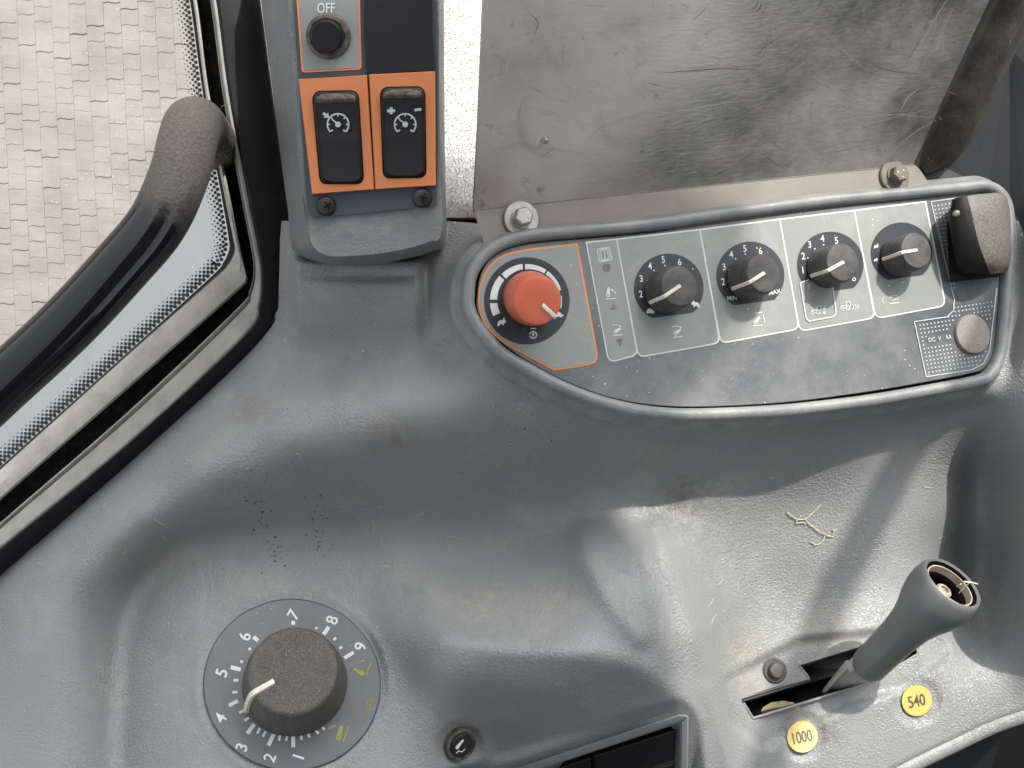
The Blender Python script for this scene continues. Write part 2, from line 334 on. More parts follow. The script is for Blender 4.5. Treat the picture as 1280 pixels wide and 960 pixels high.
def mat_metal():
    m = bpy.data.materials.new('scratched_metal'); m.use_nodes = True; t = m.node_tree; N = t.nodes; L = t.links; b = N['Principled BSDF']
    geo = N.new('ShaderNodeNewGeometry')
    def nz(scale, vec=None, det=5, r=.6, dist=0):
        n = N.new('ShaderNodeTexNoise'); n.inputs['Scale'].default_value = scale; n.inputs['Detail'].default_value = det; n.inputs['Roughness'].default_value = r; n.inputs['Distortion'].default_value = dist
        L.new(vec or geo.outputs['Position'], n.inputs['Vector']); return n.outputs['Fac']
    def mr(s, a, b_, c=0., d=1.):
        r = N.new('ShaderNodeMapRange'); r.inputs['From Min'].default_value = a; r.inputs['From Max'].default_value = b_; r.inputs['To Min'].default_value = c; r.inputs['To Max'].default_value = d; L.new(s, r.inputs['Value']); return r.outputs['Result']
    def mix(f, a, b_):
        x = N.new('ShaderNodeMix'); x.data_type = 'RGBA'; L.new(f, x.inputs[0])
        for i, q in ((6, a), (7, b_)):
            if isinstance(q, tuple): x.inputs[i].default_value = (*q, 1)
            else: L.new(q, x.inputs[i])
        return x.outputs[2]
    mp = N.new('ShaderNodeMapping'); mp.inputs['Scale'].default_value = (1, 14, 14); mp.inputs['Rotation'].default_value = (0, 0, math.radians(-7)); L.new(geo.outputs['Position'], mp.inputs['Vector'])
    brush = nz(60, mp.outputs[0], 4, .6)
    dirt = nz(14, None, 6, .65); dirt2 = nz(110, None, 5, .7); blot = nz(30, None, 5, .6, .8)
    c = mix(mr(brush, .3, .7), (.33, .322, .305), (.41, .40, .38))
    cloud = nz(8, None, 3, .5, .5); cm = mr(cloud, .46, .62, 0, .9); c = mix(cm, c, (.54, .525, .49))
    c = mix(mr(dirt, .44, .66, 0, .75), c, (.46, .43, .385))
    c = mix(mr(blot, .56, .76, 0, .5), c, (.24, .222, .198))
    c = mix(mr(dirt2, .60, .74, 0, .6), c, (.14, .125, .105))
    L.new(c, b.inputs['Base Color']); b.inputs['Metallic'].default_value = .7
    L.new(mr(dirt, .40, .66, .30, .62), b.inputs['Roughness']); m1 = N.new('ShaderNodeMath'); m1.operation = 'MULTIPLY_ADD'; L.new(cm, m1.inputs[0]); m1.inputs[1].default_value = -.75; L.new(mr(dirt, .42, .7, .85, .35), m1.inputs[2]); m1.use_clamp = True; L.new(m1.outputs[0], b.inputs['Metallic'])
    bp = N.new('ShaderNodeBump'); bp.inputs['Distance'].default_value = .0004; L.new(nz(45, None, 5, .6), bp.inputs['Height'])
    bp2 = N.new('ShaderNodeBump'); bp2.inputs['Distance'].default_value = .0001; L.new(brush, bp2.inputs['Height']); L.new(bp.outputs[0], bp2.inputs['Normal'])
    L.new(bp2.outputs[0], b.inputs['Normal']); return m
m_metal = mat_metal()
m_flange = M('dirty_flange', (.185, .17, .15), .6, metal=.3, grain=[('noise', 300, .0001)], vary=.12, vscale=30, dust=((.25, .228, .198), 40, .4, .7, .6), specks=[((.06, .04, .03), 200, .06)])

def mat_foamwhite():
    m = bpy.data.materials.new('crazed_white'); m.use_nodes = True; t = m.node_tree; N = t.nodes; L = t.links; b = N['Principled BSDF']; b.inputs['Roughness'].default_value = .7
    geo = N.new('ShaderNodeNewGeometry')
    n = N.new('ShaderNodeTexNoise'); n.inputs['Scale'].default_value = 300; n.inputs['Detail'].default_value = 2; L.new(geo.outputs['Position'], n.inputs['Vector'])
    vm = N.new('ShaderNodeVectorMath'); vm.operation = 'MULTIPLY_ADD'; L.new(n.outputs['Color'], vm.inputs[0]); vm.inputs[1].default_value = (.004,) * 3; L.new(geo.outputs['Position'], vm.inputs[2])
    v = N.new('ShaderNodeTexVoronoi'); v.feature = 'DISTANCE_TO_EDGE'; v.inputs['Scale'].default_value = 680; L.new(vm.outputs[0], v.inputs['Vector'])
    r = N.new('ShaderNodeMapRange'); r.inputs['From Max'].default_value = .075; L.new(v.outputs['Distance'], r.inputs['Value'])
    n2 = N.new('ShaderNodeTexNoise'); n2.inputs['Scale'].default_value = 90; n2.inputs['Detail'].default_value = 5; L.new(geo.outputs['Position'], n2.inputs['Vector'])
    x = N.new('ShaderNodeMix'); x.data_type = 'RGBA'; L.new(r.outputs[0], x.inputs[0]); x.inputs[6].default_value = (.58, .55, .53, 1); x.inputs[7].default_value = (.84, .83, .82, 1)
    # brown grime that has settled along the lower edge of the sheet
    sep = N.new('ShaderNodeSeparateXYZ'); L.new(geo.outputs['Position'], sep.inputs[0])
    yb = P(580, 235, -.004).y; ye = P(580, 275, -.004).y
    a = N.new('ShaderNodeMapRange'); a.inputs['From Min'].default_value = yb; a.inputs['From Max'].default_value = ye; a.inputs['To Max'].default_value = .75; L.new(sep.outputs[1], a.inputs['Value'])
    mu = N.new('ShaderNodeMath'); mu.operation = 'ADD'; L.new(a.outputs[0], mu.inputs[0]); L.new(n2.outputs['Fac'], mu.inputs[1])
    r3 = N.new('ShaderNodeMapRange'); r3.inputs['From Min'].default_value = .75; r3.inputs['From Max'].default_value = 1.25; r3.inputs['To Max'].default_value = .85; L.new(mu.outputs[0], r3.inputs['Value'])
    y = N.new('ShaderNodeMix'); y.data_type = 'RGBA'; L.new(r3.outputs[0], y.inputs[0]); L.new(x.outputs[2], y.inputs[6]); y.inputs[7].default_value = (.17, .12, .085, 1)
    L.new(y.outputs[2], b.inputs['Base Color'])
    bp = N.new('ShaderNodeBump'); bp.inputs['Distance'].default_value = .0004; L.new(r.outputs[0], bp.inputs['Height']); L.new(bp.outputs[0], b.inputs['Normal'])
    return m
m_crazed = mat_foamwhite()
def mat_glass():
    m = bpy.data.materials.new('window_glass'); m.use_nodes = True; t = m.node_tree; N = t.nodes; L = t.links; N.clear()
    o = N.new('ShaderNodeOutputMaterial'); tr = N.new('ShaderNodeBsdfTransparent'); tr.inputs[0].default_value = (.95, .97, .97, 1)
    g = N.new('ShaderNodeBsdfGlossy'); g.inputs['Roughness'].default_value = .02
    d = N.new('ShaderNodeBsdfDiffuse'); d.inputs[0].default_value = (.6, .58, .54, 1)
    fr = N.new('ShaderNodeFresnel'); fr.inputs[0].default_value = 1.5
    geo = N.new('ShaderNodeNewGeometry'); n = N.new('ShaderNodeTexNoise'); n.inputs['Scale'].default_value = 60; n.inputs['Detail'].default_value = 6; L.new(geo.outputs['Position'], n.inputs['Vector'])
    r = N.new('ShaderNodeMapRange'); r.inputs['From Min'].default_value = .4; r.inputs['From Max'].default_value = .8; r.inputs['To Min'].default_value = .02; r.inputs['To Max'].default_value = .10; L.new(n.outputs['Fac'], r.inputs['Value'])
    a = N.new('ShaderNodeMixShader'); L.new(r.outputs[0], a.inputs[0]); L.new(tr.outputs[0], a.inputs[1]); L.new(d.outputs[0], a.inputs[2])
    b = N.new('ShaderNodeMixShader'); L.new(fr.outputs[0], b.inputs[0]); L.new(a.outputs[0], b.inputs[1]); L.new(g.outputs[0], b.inputs[2]); L.new(b.outputs[0], o.inputs[0]); return m
m_glass = mat_glass()

# ================================================================== THE SETTING
# ---- pavement far below, outside the cab
GZ = -3.0
gnd = link('ground', [(-40, -40, GZ - .12), (40, -40, GZ - .12), (40, 40, GZ - .12), (-40, 40, GZ - .12)], [[0, 1, 2, 3]], m_joint, kind='structure')
pav = bpy.data.objects.new('pavement', None); col.objects.link(pav); pav.location = (0, 0, GZ); pav['kind'] = 'structure'
PW, PH = .050, .057       # pitch across and along; stones are interlocking: two wavy sides
rotp = math.radians(3)
def paver_mesh():
    nx = 5; hw, hh = PH / 2 - .0004, PW / 2 - .0006; o = []
    def wav(t): return .0028 * math.sin(t * math.pi * 2)
    for k in range(nx): t = k / (nx - 1); o.append((-hw + 2 * hw * t, -hh + wav(t)))
    for k in range(nx): t = 1 - k / (nx - 1); o.append((-hw + 2 * hw * t, hh + wav(t)))
    c = inset([(x, y) for x, y in o], .0012)
    v = [(x, y, -.03) for x, y in o] + [(x, y, -.0006) for x, y in o] + [(x, y, 0) for x, y in c]; n = len(o)
    f = [[k * n + i, k * n + (i + 1) % n, (k + 1) * n + (i + 1) % n, (k + 1) * n + i] for k in (0, 1) for i in range(n)] + [[2 * n + i for i in range(n)]]
    me = bpy.data.meshes.new('paver'); me.from_pydata(v, [], f); me.materials.append(m_paver); return me
pme = paver_mesh()
cands = []
for ix in range(-50, 8):
    for iy in range(-20, 40):
        x = ix * PH; y = iy * PW + (PW / 2 if ix % 2 else 0) + random.uniform(-.003, .003)
        X = x * math.cos(rotp) - y * math.sin(rotp); Y = x * math.sin(rotp) + y * math.cos(rotp)
        t = D - GZ; px = 640 + X / t * FPX; py = 480 - Y / t * FPX
        if px > 500 or px < -300 or py < -300 or py > 800: continue
        inv = (-30 < px < 262 and -30 < py < 470 - px * .8 + 60)
        cands.append((not inv, abs(px - 110) + abs(py - 180), X, Y))
cands.sort()
rest = MB()
for k, (ni, d_, X, Y) in enumerate(cands):
    dz = random.uniform(-.0012, .0015); rz = rotp + random.uniform(-.02, .02)
    if k < 298:
        o = bpy.data.objects.new('paver', pme); col.objects.link(o); o.parent = pav; o.location = (X, Y, dz); o.rotation_euler = (random.uniform(-.012, .012), random.uniform(-.012, .012), rz)
    else:
        mt = Matrix.Translation((X, Y, GZ + dz)) @ Matrix.Rotation(rz, 4, 'Z')
        rest.add([mt @ v.co for v in pme.vertices], [list(p.vertices) for p in pme.polygons])
rest.build('paver', m_paver, pav, smooth=False, kind='stuff')
bed = link('joint_bed', [(-6, -6, GZ - .002), (6, -6, GZ - .002), (6, 6, GZ - .002), (-6, 6, GZ - .002)], [[0, 1, 2, 3]], m_joint, pav, kind='stuff')

# ---- pale fender outside, seen through the lower corner of the window
fz = -1.2
fen = thing('fender', 'pale blue grey body panel seen through the window corner below the black handle', 'fender', P(150, 430, fz))
fpts = [(300, 190), (330, 330), (330, 400), (-140, 800), (-300, 900), (-200, 640), (-60, 548), (60, 440), (150, 362), (205, 300), (235, 240), (250, 205)]
A_ = [P(x, y, fz) for x, y in fpts]; B_ = [P(x, y, fz) + Vector((0, 0, -.02)) for x, y in fpts]
v, f = loft([B_, A_], True, True, True); link('body_panel', v, f, m_fender, fen, smooth=False)

# ---- cab floor and post; unseen light-shaping walls and roof
link('cab_floor', [(-.10, -.9, -.34), (.75, -.9, -.34), (.75, .5, -.34), (-.10, .5, -.34)], [[0, 1, 2, 3]], m_floor, kind='structure')
def slab(name, x0, x1, y0, y1, z0, z1, mat, parent=None, **k):
    v = [(x, y, z) for z in (z0, z1) for (x, y) in ((x0, y0), (x1, y0), (x1, y1), (x0, y1))]
    return link(name, v, [[0, 3, 2, 1], [4, 5, 6, 7], [0, 1, 5, 4], [1, 2, 6, 5], [2, 3, 7, 6], [3, 0, 4, 7]], mat, parent, smooth=False, **k)
rpts = [(-.03, -1.1), (.44, -1.1), (.44, .70), (.485, .76), (.485, .80), (-.03, .80)]
v, f = loft([[Vector((x, y, .62)) for x, y in rpts], [Vector((x, y, .66)) for x, y in rpts]], True, True, True); link('shade_roof', v, f, m_shade_roof, kind='structure', smooth=False)  # unseen overhead slab, outline cut to place the sun's edge and open sky
slab('shade_side_wall', .62, .66, -.95, .45, -.34, .30, m_floor, kind='structure')  # unseen wall added to block low light from the right

v, f = lathe(Vector((.372, .318, -.34)), Vector((0, 0, 1)), [(.009, 0), (.009, .96)], 24); link('cab_post', v, f, m_rubber, kind='structure')
slab('shade_rear_wall', -.70, .75, -.95, -.91, -.34, .62, m_floor, kind='structure')  # unseen wall added to keep low sky off the operator side
# ================================================================== CONSOLE MOULDING
PAN = Plane(660, 380, .012, (.25, .11, .96))         # plane of the knob panel
DIA = Plane(365, 856, .000, (.15, .50, .85))         # plane of the round dial
rim_px = [(585, 372), (591, 338), (618, 309), (660, 295), (735, 288), (810, 281), (905, 268), (1024, 252), (1120, 243), (1205, 235), (1232, 233), (1250, 243), (1259, 262), (1260, 300), (1258, 351),
          (1253, 417), (1247, 450), (1237, 468), (1222, 476), (1160, 488), (1090, 500), (1010, 510), (950, 515), (880, 518), (830, 517), (785, 511), (740, 499), (700, 483), (660, 462), (625, 440), (600, 412), (588, 392)]
rim = catmull(rim_px, 5, True)
slot = [(927, 875), (1012, 849), (998, 831), (1070, 809), (1146, 806), (1147, 818), (1100, 846), (1086, 854), (941, 898)]
zp = lambda x, y, o=0: PAN.z(x, y, o) * 1000
zd = lambda x, y, o=0: DIA.z(x, y, o) * 1000
ctrl = [  # px, py, z in mm
    (-150, 900, -30), (-60, 790, -24), (0, 722, -20), (60, 672, -19), (100, 640, -18), (150, 600, -17), (200, 555, -16), (250, 515, -15), (300, 470, -14), (350, 415, -13), (360, 360, -12), (350, 290, -12),
    (560, 278, -8), (480, 278, -10), (440, 470, -2), (560, 440, 0),
    (60, 780, 6), (110, 705, 5), (175, 655, 7), (260, 590, 11), (365, 548, 12), (470, 530, 12), (560, 520, 9), (20, 900, 12), (-60, 960, 6), (60, 980, 24), (70, 870, 13), (95, 800, 4),
    (600, 450, zp(600, 450, -.006)), (650, 490, zp(650, 490, -.007)), (720, 525, zp(720, 525, -.009)), (820, 550, zp(820, 550, -.014)), (950, 550, zp(950, 550, -.019)), (1100, 532, zp(1100, 532, -.020)), (1240, 500, zp(1240, 500, -.012)),
    # valley line
    (134, 960, 8), (140, 880, -4), (144, 810, -14), (156, 758, -22), (188, 718, -30), (240, 698, -34), (320, 686, -37), (420, 680, -39), (520, 682, -40), (620, 684, -41), (720, 668, -41), (820, 640, -42), (900, 630, -43),
    (180, 960, -12), (190, 880, -25), (200, 810, -34), (225, 770, -38), (270, 745, -40), (330, 745, -40), (365, 800, -42), (300, 900, -30), (300, 1000, -12), (440, 760, -34), (400, 700, -33), (400, 1000, -12),
    (950, 600, -48), (1050, 590, -52), (1130, 600, -60), (1180, 640, -70),
    # pad round the dial
    (500, 850, -14), (536, 830, 8), (542, 900, 3), (510, 770, -8), (505, 980, -4), (545, 980, -4),
    # crest and the slope down to the operator
    (600, 740, -19), (600, 778, -2), (600, 815, 13), (600, 845, 9), (600, 900, -11), (600, 960, -28), (700, 735, -18), (700, 780, -1), (700, 818, 13), (700, 850, 7), (700, 890, -6), (760, 960, -26), (780, 825, 8), (780, 870, -2),
    (730, 690, -9), (760, 740, -2), (800, 790, 3), (830, 830, 2), (860, 870, -4), (880, 930, -12), (890, 990, -18),
    (800, 720, -7), (825, 690, -12), (840, 740, -9), (870, 800, -8), (888, 860, -14), (905, 930, -22), (910, 1000, -27),
    # lever pocket
    (900, 700, -42), (930, 750, -48), (925, 800, -43), (1000, 700, -53), (1000, 760, -56), (1060, 755, -58), (1100, 700, -61), (960, 798, -45), (1050, 793, -48), (925, 830, -43), (960, 830, -43), (1000, 870, -42), (1100, 840, -46), (950, 910, -36), (1000, 900, -39), (1060, 900, -40), (1130, 880, -44), (1200, 850, -50), (1200, 900, -45),
    (1020, 950, -34), (1120, 930, -40), (1240, 870, -49), (1300, 870, -52), (960, 990, -33), (1160, 790, -55),
    # right wall
    (1150, 700, -68), (1180, 740, -78), (1200, 560, -68), (1230, 600, -88), (1240, 700, -96), (1235, 780, -80), (1282, 520, -38), (1284, 600, -36), (1284, 700, -36), (1284, 790, -38), (1340, 560, -24), (1340, 800, -30), (1420, 600, -20), (1290, 420, -36), (1400, 420, -25), (1275, 300, -44), (1420, 950, -40),
]
C = np.array(ctrl, float)
ins = [(x, y, zp(x, y, -.004)) for x, y in rim_px[::2]]
C = np.vstack([C, np.array(ins)])
XY = C[:, :2] / 300.0; Z = C[:, 2]
def phi(r2): return np.where(r2 > 1e-12, .5 * r2 * np.log(np.maximum(r2, 1e-12)), 0)
n_ = len(Z); d2 = ((XY[:, None, :] - XY[None]) ** 2).sum(-1)
A = np.zeros((n_ + 3, n_ + 3)); A[:n_, :n_] = phi(d2) + np.eye(n_) * .012; A[:n_, n_] = 1; A[:n_, n_ + 1:] = XY; A[n_, :n_] = 1; A[n_ + 1:, :n_] = XY.T
W = np.linalg.solve(A, np.concatenate([Z, [0, 0, 0]]))
def rbf(X, Y):
    q = np.stack([X, Y], 1) / 300.0; r = np.empty(len(q))
    for s_ in range(0, len(q), 20000):
        e = q[s_:s_ + 20000]; d = ((e[:, None, :] - XY[None]) ** 2).sum(-1)
        r[s_:s_ + 20000] = phi(d) @ W[:n_] + W[n_] + e @ W[n_ + 1:]
    return r
def sdpoly(X, Y, poly):                              # signed distance, negative inside, and nearest boundary point
    best = np.full(X.shape, 1e9); nx = X.copy(); ny = Y.copy(); inside = np.zeros(X.shape, bool); n = len(poly)
    for i in range(n):
        x0, y0 = poly[i]; x1, y1 = poly[(i + 1) % n]; ex, ey = x1 - x0, y1 - y0
        t = np.clip(((X - x0) * ex + (Y - y0) * ey) / (ex * ex + ey * ey + 1e-12), 0, 1); qx = x0 + t * ex; qy = y0 + t * ey
        d = np.hypot(X - qx, Y - qy); m = d < best; best[m] = d[m]; nx[m] = qx[m]; ny[m] = qy[m]
        c = ((y0 > Y) != (y1 > Y)) & (X < ex * (Y - y0) / (ey if abs(ey) > 1e-12 else 1e-12) + x0); inside ^= c
    return np.where(inside, -best, best), nx, ny
def ss(a, b, x):
    t = np.clip((x - a) / (b - a), 0, 1); return t * t * (3 - 2 * t)
VENT = [(560, 985), (842, 895), (856, 893), (861, 903), (858, 1000), (852, 1060), (560, 1060)]
BTN = (575, 930)
_gx = np.arange(-240, 1581, 8.0); _gy = np.arange(140, 1201, 8.0); _GX, _GY = np.meshgrid(_gx, _gy); _GZ = rbf(_GX.ravel(), _GY.ravel()).reshape(_GX.shape)
def blur(A_, s_):
    k = np.arange(-int(3 * s_), int(3 * s_) + 1); g = np.exp(-k * k / (2 * s_ * s_)); g /= g.sum(); m = len(k) // 2
    A_ = np.apply_along_axis(lambda r: np.convolve(np.pad(r, m, 'edge'), g, 'valid'), 1, A_)
    return np.apply_along_axis(lambda r: np.convolve(np.pad(r, m, 'edge'), g, 'valid'), 0, A_)
_GZ = blur(_GZ, 1.6)
def base_z(X, Y):
    u = np.clip((X + 240) / 8, 1, len(_gx) - 3); v = np.clip((Y - 140) / 8, 1, len(_gy) - 3); i = u.astype(int); j = v.astype(int); a = u - i; b = v - j
    def w(t): return [(1 - t) ** 3 / 6, (3 * t ** 3 - 6 * t ** 2 + 4) / 6, (-3 * t ** 3 + 3 * t ** 2 + 3 * t + 1) / 6, t ** 3 / 6]
    wa, wb = w(a), w(b); z = 0
    for p in range(4):
        for q in range(4): z = z + wb[p] * wa[q] * _GZ[j - 1 + p, i - 1 + q]
    return z
def console_z(X, Y):
    z = base_z(X, Y)
    # pad carrying the dial, a facet meeting the outer surface in a crease
    pad = DIA.zarr(X, Y, -.0015) * 1000 - 24 * (np.clip(250 - X, 0, None) / 115) ** 1.3 - 10 * (np.clip(X - 490, 0, None) / 60) ** 1.5
    k_ = 10.0 + 4 * ss(150, 280, X) * ss(840, 740, Y) + 7 * ss(440, 500, X); hh_ = np.clip(.5 + .5 * (pad - z) / k_, 0, 1); inp = (X < 620) & (Y > 600)
    z = np.where(inp, z + (pad - z) * hh_ + k_ * hh_ * (1 - hh_), z)
    # panel seat
    sd_, _, _ = sdpoly(X, Y, rim); zpn = PAN.zarr(X, Y, -.0035) * 1000
    k = ss(4, 34, sd_); z = np.where(sd_ < 60, zpn * (1 - k) + z * k, z)
    # dial seat with a tight rolled lip
    r = np.hypot((X - 365) / 111, (Y - 856) / 107); e = (r - 1) * 109
    zdl = DIA.zarr(X, Y, -.0015) * 1000; k = ss(1, 9, e)
    z = np.where(e < 40, zdl * (1 - k) + z * k, z)
    z += .5 * np.exp(-((e - 10) / 5.0) ** 2)
    # moulded foot below the switch box
    foot = ss(359, 374, X) * ss(534, 518, X) * ss(320, 328, Y) * (1 - .0 * X) * (1 - ss(352, 445, Y) ) + .0
    foot2 = ss(359, 374, X) * ss(300, 328, Y) * (1 - ss(400, 448, Y)) * (1 - ss(372, 520, X)) 
    z += 14 * foot + 5 * foot2 - 1.5 * np.exp(-((Y - 345) / 6.0) ** 2) * ss(365, 380, X) * ss(530, 515, X)
    # gate basin: step down around the slot, scooped rims at the stickers
    sb, _, _ = sdpoly(X, Y, roundpoly([(905, 850), (1000, 800), (1160, 785), (1190, 815), (1125, 862), (1060, 880), (955, 935), (915, 905)], 14))
    z -= 3.0 * (1 - ss(-6, 8, sb))
    for (cx, cy, rr, dp) in ((1003, 921, 26, 1.6), (1147, 877, 26, 1.6)):
        q = np.hypot(X - cx, Y - cy); z -= dp * (1 - ss(rr - 5, rr + 9, q)) 
    # recess for the switch frame and the round push button
    sv, _, _ = sdpoly(X, Y, VENT); zv = VPL.zarr(X, Y, -.003) * 1000; k = ss(8, 24, sv); z = np.where(sv < 40, zv * (1 - k) + z * k, z)
    q = np.hypot(X - BTN[0], Y - BTN[1]); z -= 2.5 * (1 - ss(20, 32, q))
    for seq, am, sg_ in (([(728, 668), (738, 710), (760, 750), (800, 795)], 2.6, 15), ([(820, 660), (836, 710), (860, 770), (884, 840), (905, 930), (925, 1000)], 2.8, 13), ([(555, 800), (650, 812), (740, 820), (800, 835), (850, 872)], 2.2, 17)):
        sr, _, _ = sdpoly(X, Y, seq + seq[::-1][1:-1]); z += am * np.exp(-(sr / sg_) ** 2)
    # mould line down the ridge beside the lever pocket
    sl, _, _ = sdpoly(X, Y, [(822, 697), (845, 745), (872, 810), (890, 870), (910, 960), (909, 960), (889, 870), (871, 810), (844, 745), (821, 697)])
    z += .35 * np.exp(-(sl / 1.6) ** 2)
    # gentle unevenness
    z += .25 * np.sin(X / 37 + np.sin(Y / 51)) * np.sin(Y / 43 + 1.3)
    # rolled lower edge on the right
    return z
VPL = Plane(760, 930, -.013, (-.02, -.45, .90))
outline = [(-160, 880), (-60, 745), (0, 700), (158, 565), (277, 463), (335, 410), (348, 385), (350, 300), (352, 276), (560, 276), (604, 280), (640, 262), (1150, 226), (1200, 222), (1250, 226), (1268, 258), (1284, 310), (1330, 400), (1500, 400),
           *catmull([(1500, 838), (1283, 893), (1188, 932), (1085, 985), (1000, 1040)], 10), (1000, 1120), (-160, 1120)]
def build_console():
    st = 3.0; xs = np.arange(-163, 1500, st); ys = np.arange(219, 1122, st)
    X, Y = np.meshgrid(xs, ys); sh = X.shape; X = X.ravel().copy(); Y = Y.ravel().copy()
    for poly, lim in ((outline, 2.1), (slot, 2.0)):
        d, nx, ny = sdpoly(X, Y, poly); m = np.abs(d) < lim; X[m] = nx[m]; Y[m] = ny[m]
        if poly is slot:
            for cx, cy in slot:
                j = np.argmin((X - cx) ** 2 + (Y - cy) ** 2); X[j] = cx; Y[j] = cy
    z = console_z(X, Y)
    d, _, _ = sdpoly(X, Y, outline)
    low = (Y > 820) & (X > 900); z = np.where(low, z - 3 * (1 - ss(0, 12, -d)) ** 2, z)
    t = D - z * MM; V = np.stack([(X - 640) / FPX * t, -(Y - 480) / FPX * t, z * MM], 1)
    X2 = X.reshape(sh); Y2 = Y.reshape(sh); cx = (X2[:-1, :-1] + X2[1:, 1:] + X2[1:, :-1] + X2[:-1, 1:]) / 4; cy = (Y2[:-1, :-1] + Y2[1:, 1:] + Y2[1:, :-1] + Y2[:-1, 1:]) / 4
    do, _, _ = sdpoly(cx.ravel(), cy.ravel(), outline); dsl, _, _ = sdpoly(cx.ravel(), cy.ravel(), slot); keep = (do < 0) & (dsl > 0)
    idx = np.arange(len(X)).reshape(sh); q = np.stack([idx[:-1, :-1].ravel(), idx[1:, :-1].ravel(), idx[1:, 1:].ravel(), idx[:-1, 1:].ravel()], 1)[keep]
    used, inv = np.unique(q, return_inverse=True); q = inv.reshape(q.shape)
    me = bpy.data.meshes.new('moulding'); Vv = V[used] - np.array(CON.location)
    me.vertices.add(len(used)); me.vertices.foreach_set('co', Vv.astype(np.float32).ravel())
    me.loops.add(q.size); me.loops.foreach_set('vertex_index', q.ravel().astype(np.int32)); me.polygons.add(len(q)); me.polygons.foreach_set('loop_start', (np.arange(len(q)) * 4).astype(np.int32))
    me.update(calc_edges=True); me.validate(); me.shade_smooth(); me.materials.append(m_console)
    o = bpy.data.objects.new('moulding', me); col.objects.link(o); o.parent = CON
    return o
def cz(px, py): return float(console_z(np.array([float(px)]), np.array([float(py)]))[0]) * MM
def CP(px, py, lift=0.0): return P(px, py, cz(px, py) + lift)
def cplane(px, py, r=10, lift=0.0):                  # tangent plane of the moulding
    a = CP(px + r, py) - CP(px - r, py); b = CP(px, py - r) - CP(px, py + r); n = a.cross(b).normalized()
    pl = Plane(px, py, 0, n); pl.o = (CP(px - r, py) + CP(px + r, py) + CP(px, py - r) + CP(px, py + r)) / 4 + n * lift; return pl
CON = thing('side_console', 'large grey leather grained moulded plastic console filling the lower picture', 'console', P(640, 700, -.06))
build_console()
ep = catmull([(1500, 838), (1283, 893), (1188, 932), (1085, 985), (1000, 1040)], 10); v, f = tube([CP(x, y - 2, -.0042) for x, y in ep], .0042, 20); link('rolled_edge', v, f, m_console, CON, ang=80)
# gate slot: walls going down, black plate with bright edge, dark floor
sl = roundpoly(slot, 1.5, 2)
r0 = [CP(x, y, -.0002) for x, y in sl]
r1 = [p + Vector((0, 0, -.022)) for p in r0]
v, f = loft([r0, r1], True, False, True); link('gate_well', v, f, m_black, CON, smooth=False)
lp = [CP(x, y, -.0003) for x, y in roundpoly(slot, 2.5, 4)]; lp = [p for i, p in enumerate(lp) if (p - lp[i - 1]).length > 1e-5]
v, f = tube(lp + [lp[0], lp[1]], .0007, 8, cap=False); link('slot_lip', v, f, m_console, CON, ang=80)
# polished plate edge along the upper sides of the slot
for seg in ([(927, 875), (1012, 849)], [(998, 831), (1070, 809), (1100, 800)]):
    pts = [CP(x, y + 1.5, -.0006) for x, y in seg]; v, f = tube(pts, .0010, 8); link('gate_edge', v, f, m_black, CON)
# round clip beside the gate
bp_ = cplane(968, 838); mb = MB(); v, f = lathe(bp_.o, bp_.n, [(.0056, -.002), (.0056, .0008), (.0051, .0012), (.0036, .0011), (.0035, .0030), (.0031, .0036), (.0024, .0038), (0.0001, .0038)], 32)
link('clip', v, f, m_knob, CON, label='small round black plastic clip beside the lever gate')
# stickers
def sticker(px, py, rx, txt, mat, sz, rot, lab, sx=.62):
    pl = cplane(px, py, 12, .0012); o = circ(px, py, rx, rx * 1.03, 36); mb = MB()
    top = [pl.at(x, y, 0) for x, y in o]; rim_ = [pl.at(x, y, -.0004) for x, y in inset(o, -.6)]; base = [pl.at(x, y, -.004) for x, y in inset(o, -.6)]
    v, f = loft([base, rim_, top], True, False, True); s_ = link('sticker', v, f, mat, CON, label=lab)
    if txt:
        t = MB(); put_text(t, txt, sz, px, py, rot, pl, .0002, sx); t.build('number', m_ink, s_, smooth=False)
sticker(1003, 921, 19, '1000', m_yel, 15, 12, 'round yellow sticker reading 1000', .66)
sticker(1146, 876, 18.5, '540', m_yel, 15, 12, 'round yellow sticker reading 540', .72)
pl = cplane(975, 893, 8, .0); o = [(949, 893), (954, 884), (964, 878), (978, 876), (991, 878), (999, 883)]
v = [P(x, y, cz(975, 895) - .0012) for x, y in o] + [P(x + 1, y + 12, cz(975, 895) - .0022) for x, y in o[::-1]]
link('sticker', v, [list(range(len(v)))], m_cream, CON, label='worn cream sticker half hidden in the lever gate')

# lower panel under the console's right edge
LP = thing('lower_panel', 'plain dark grey side panel under the console edge at bottom right', 'panel', P(1150, 970, -.08))
v = [P(1000, 1040, -.055), P(1145, 940, -.062), P(1262, 885, -.070), P(1225, 1010, -.16), P(1180, 1100, -.2), P(1000, 1120, -.1)]
v2 = [a + Vector((.0, .0, -.006)) for a in v]; a_, b_ = loft([v2, v], True, True, True); link('sheet', a_, b_, m_slate, LP, smooth=False)

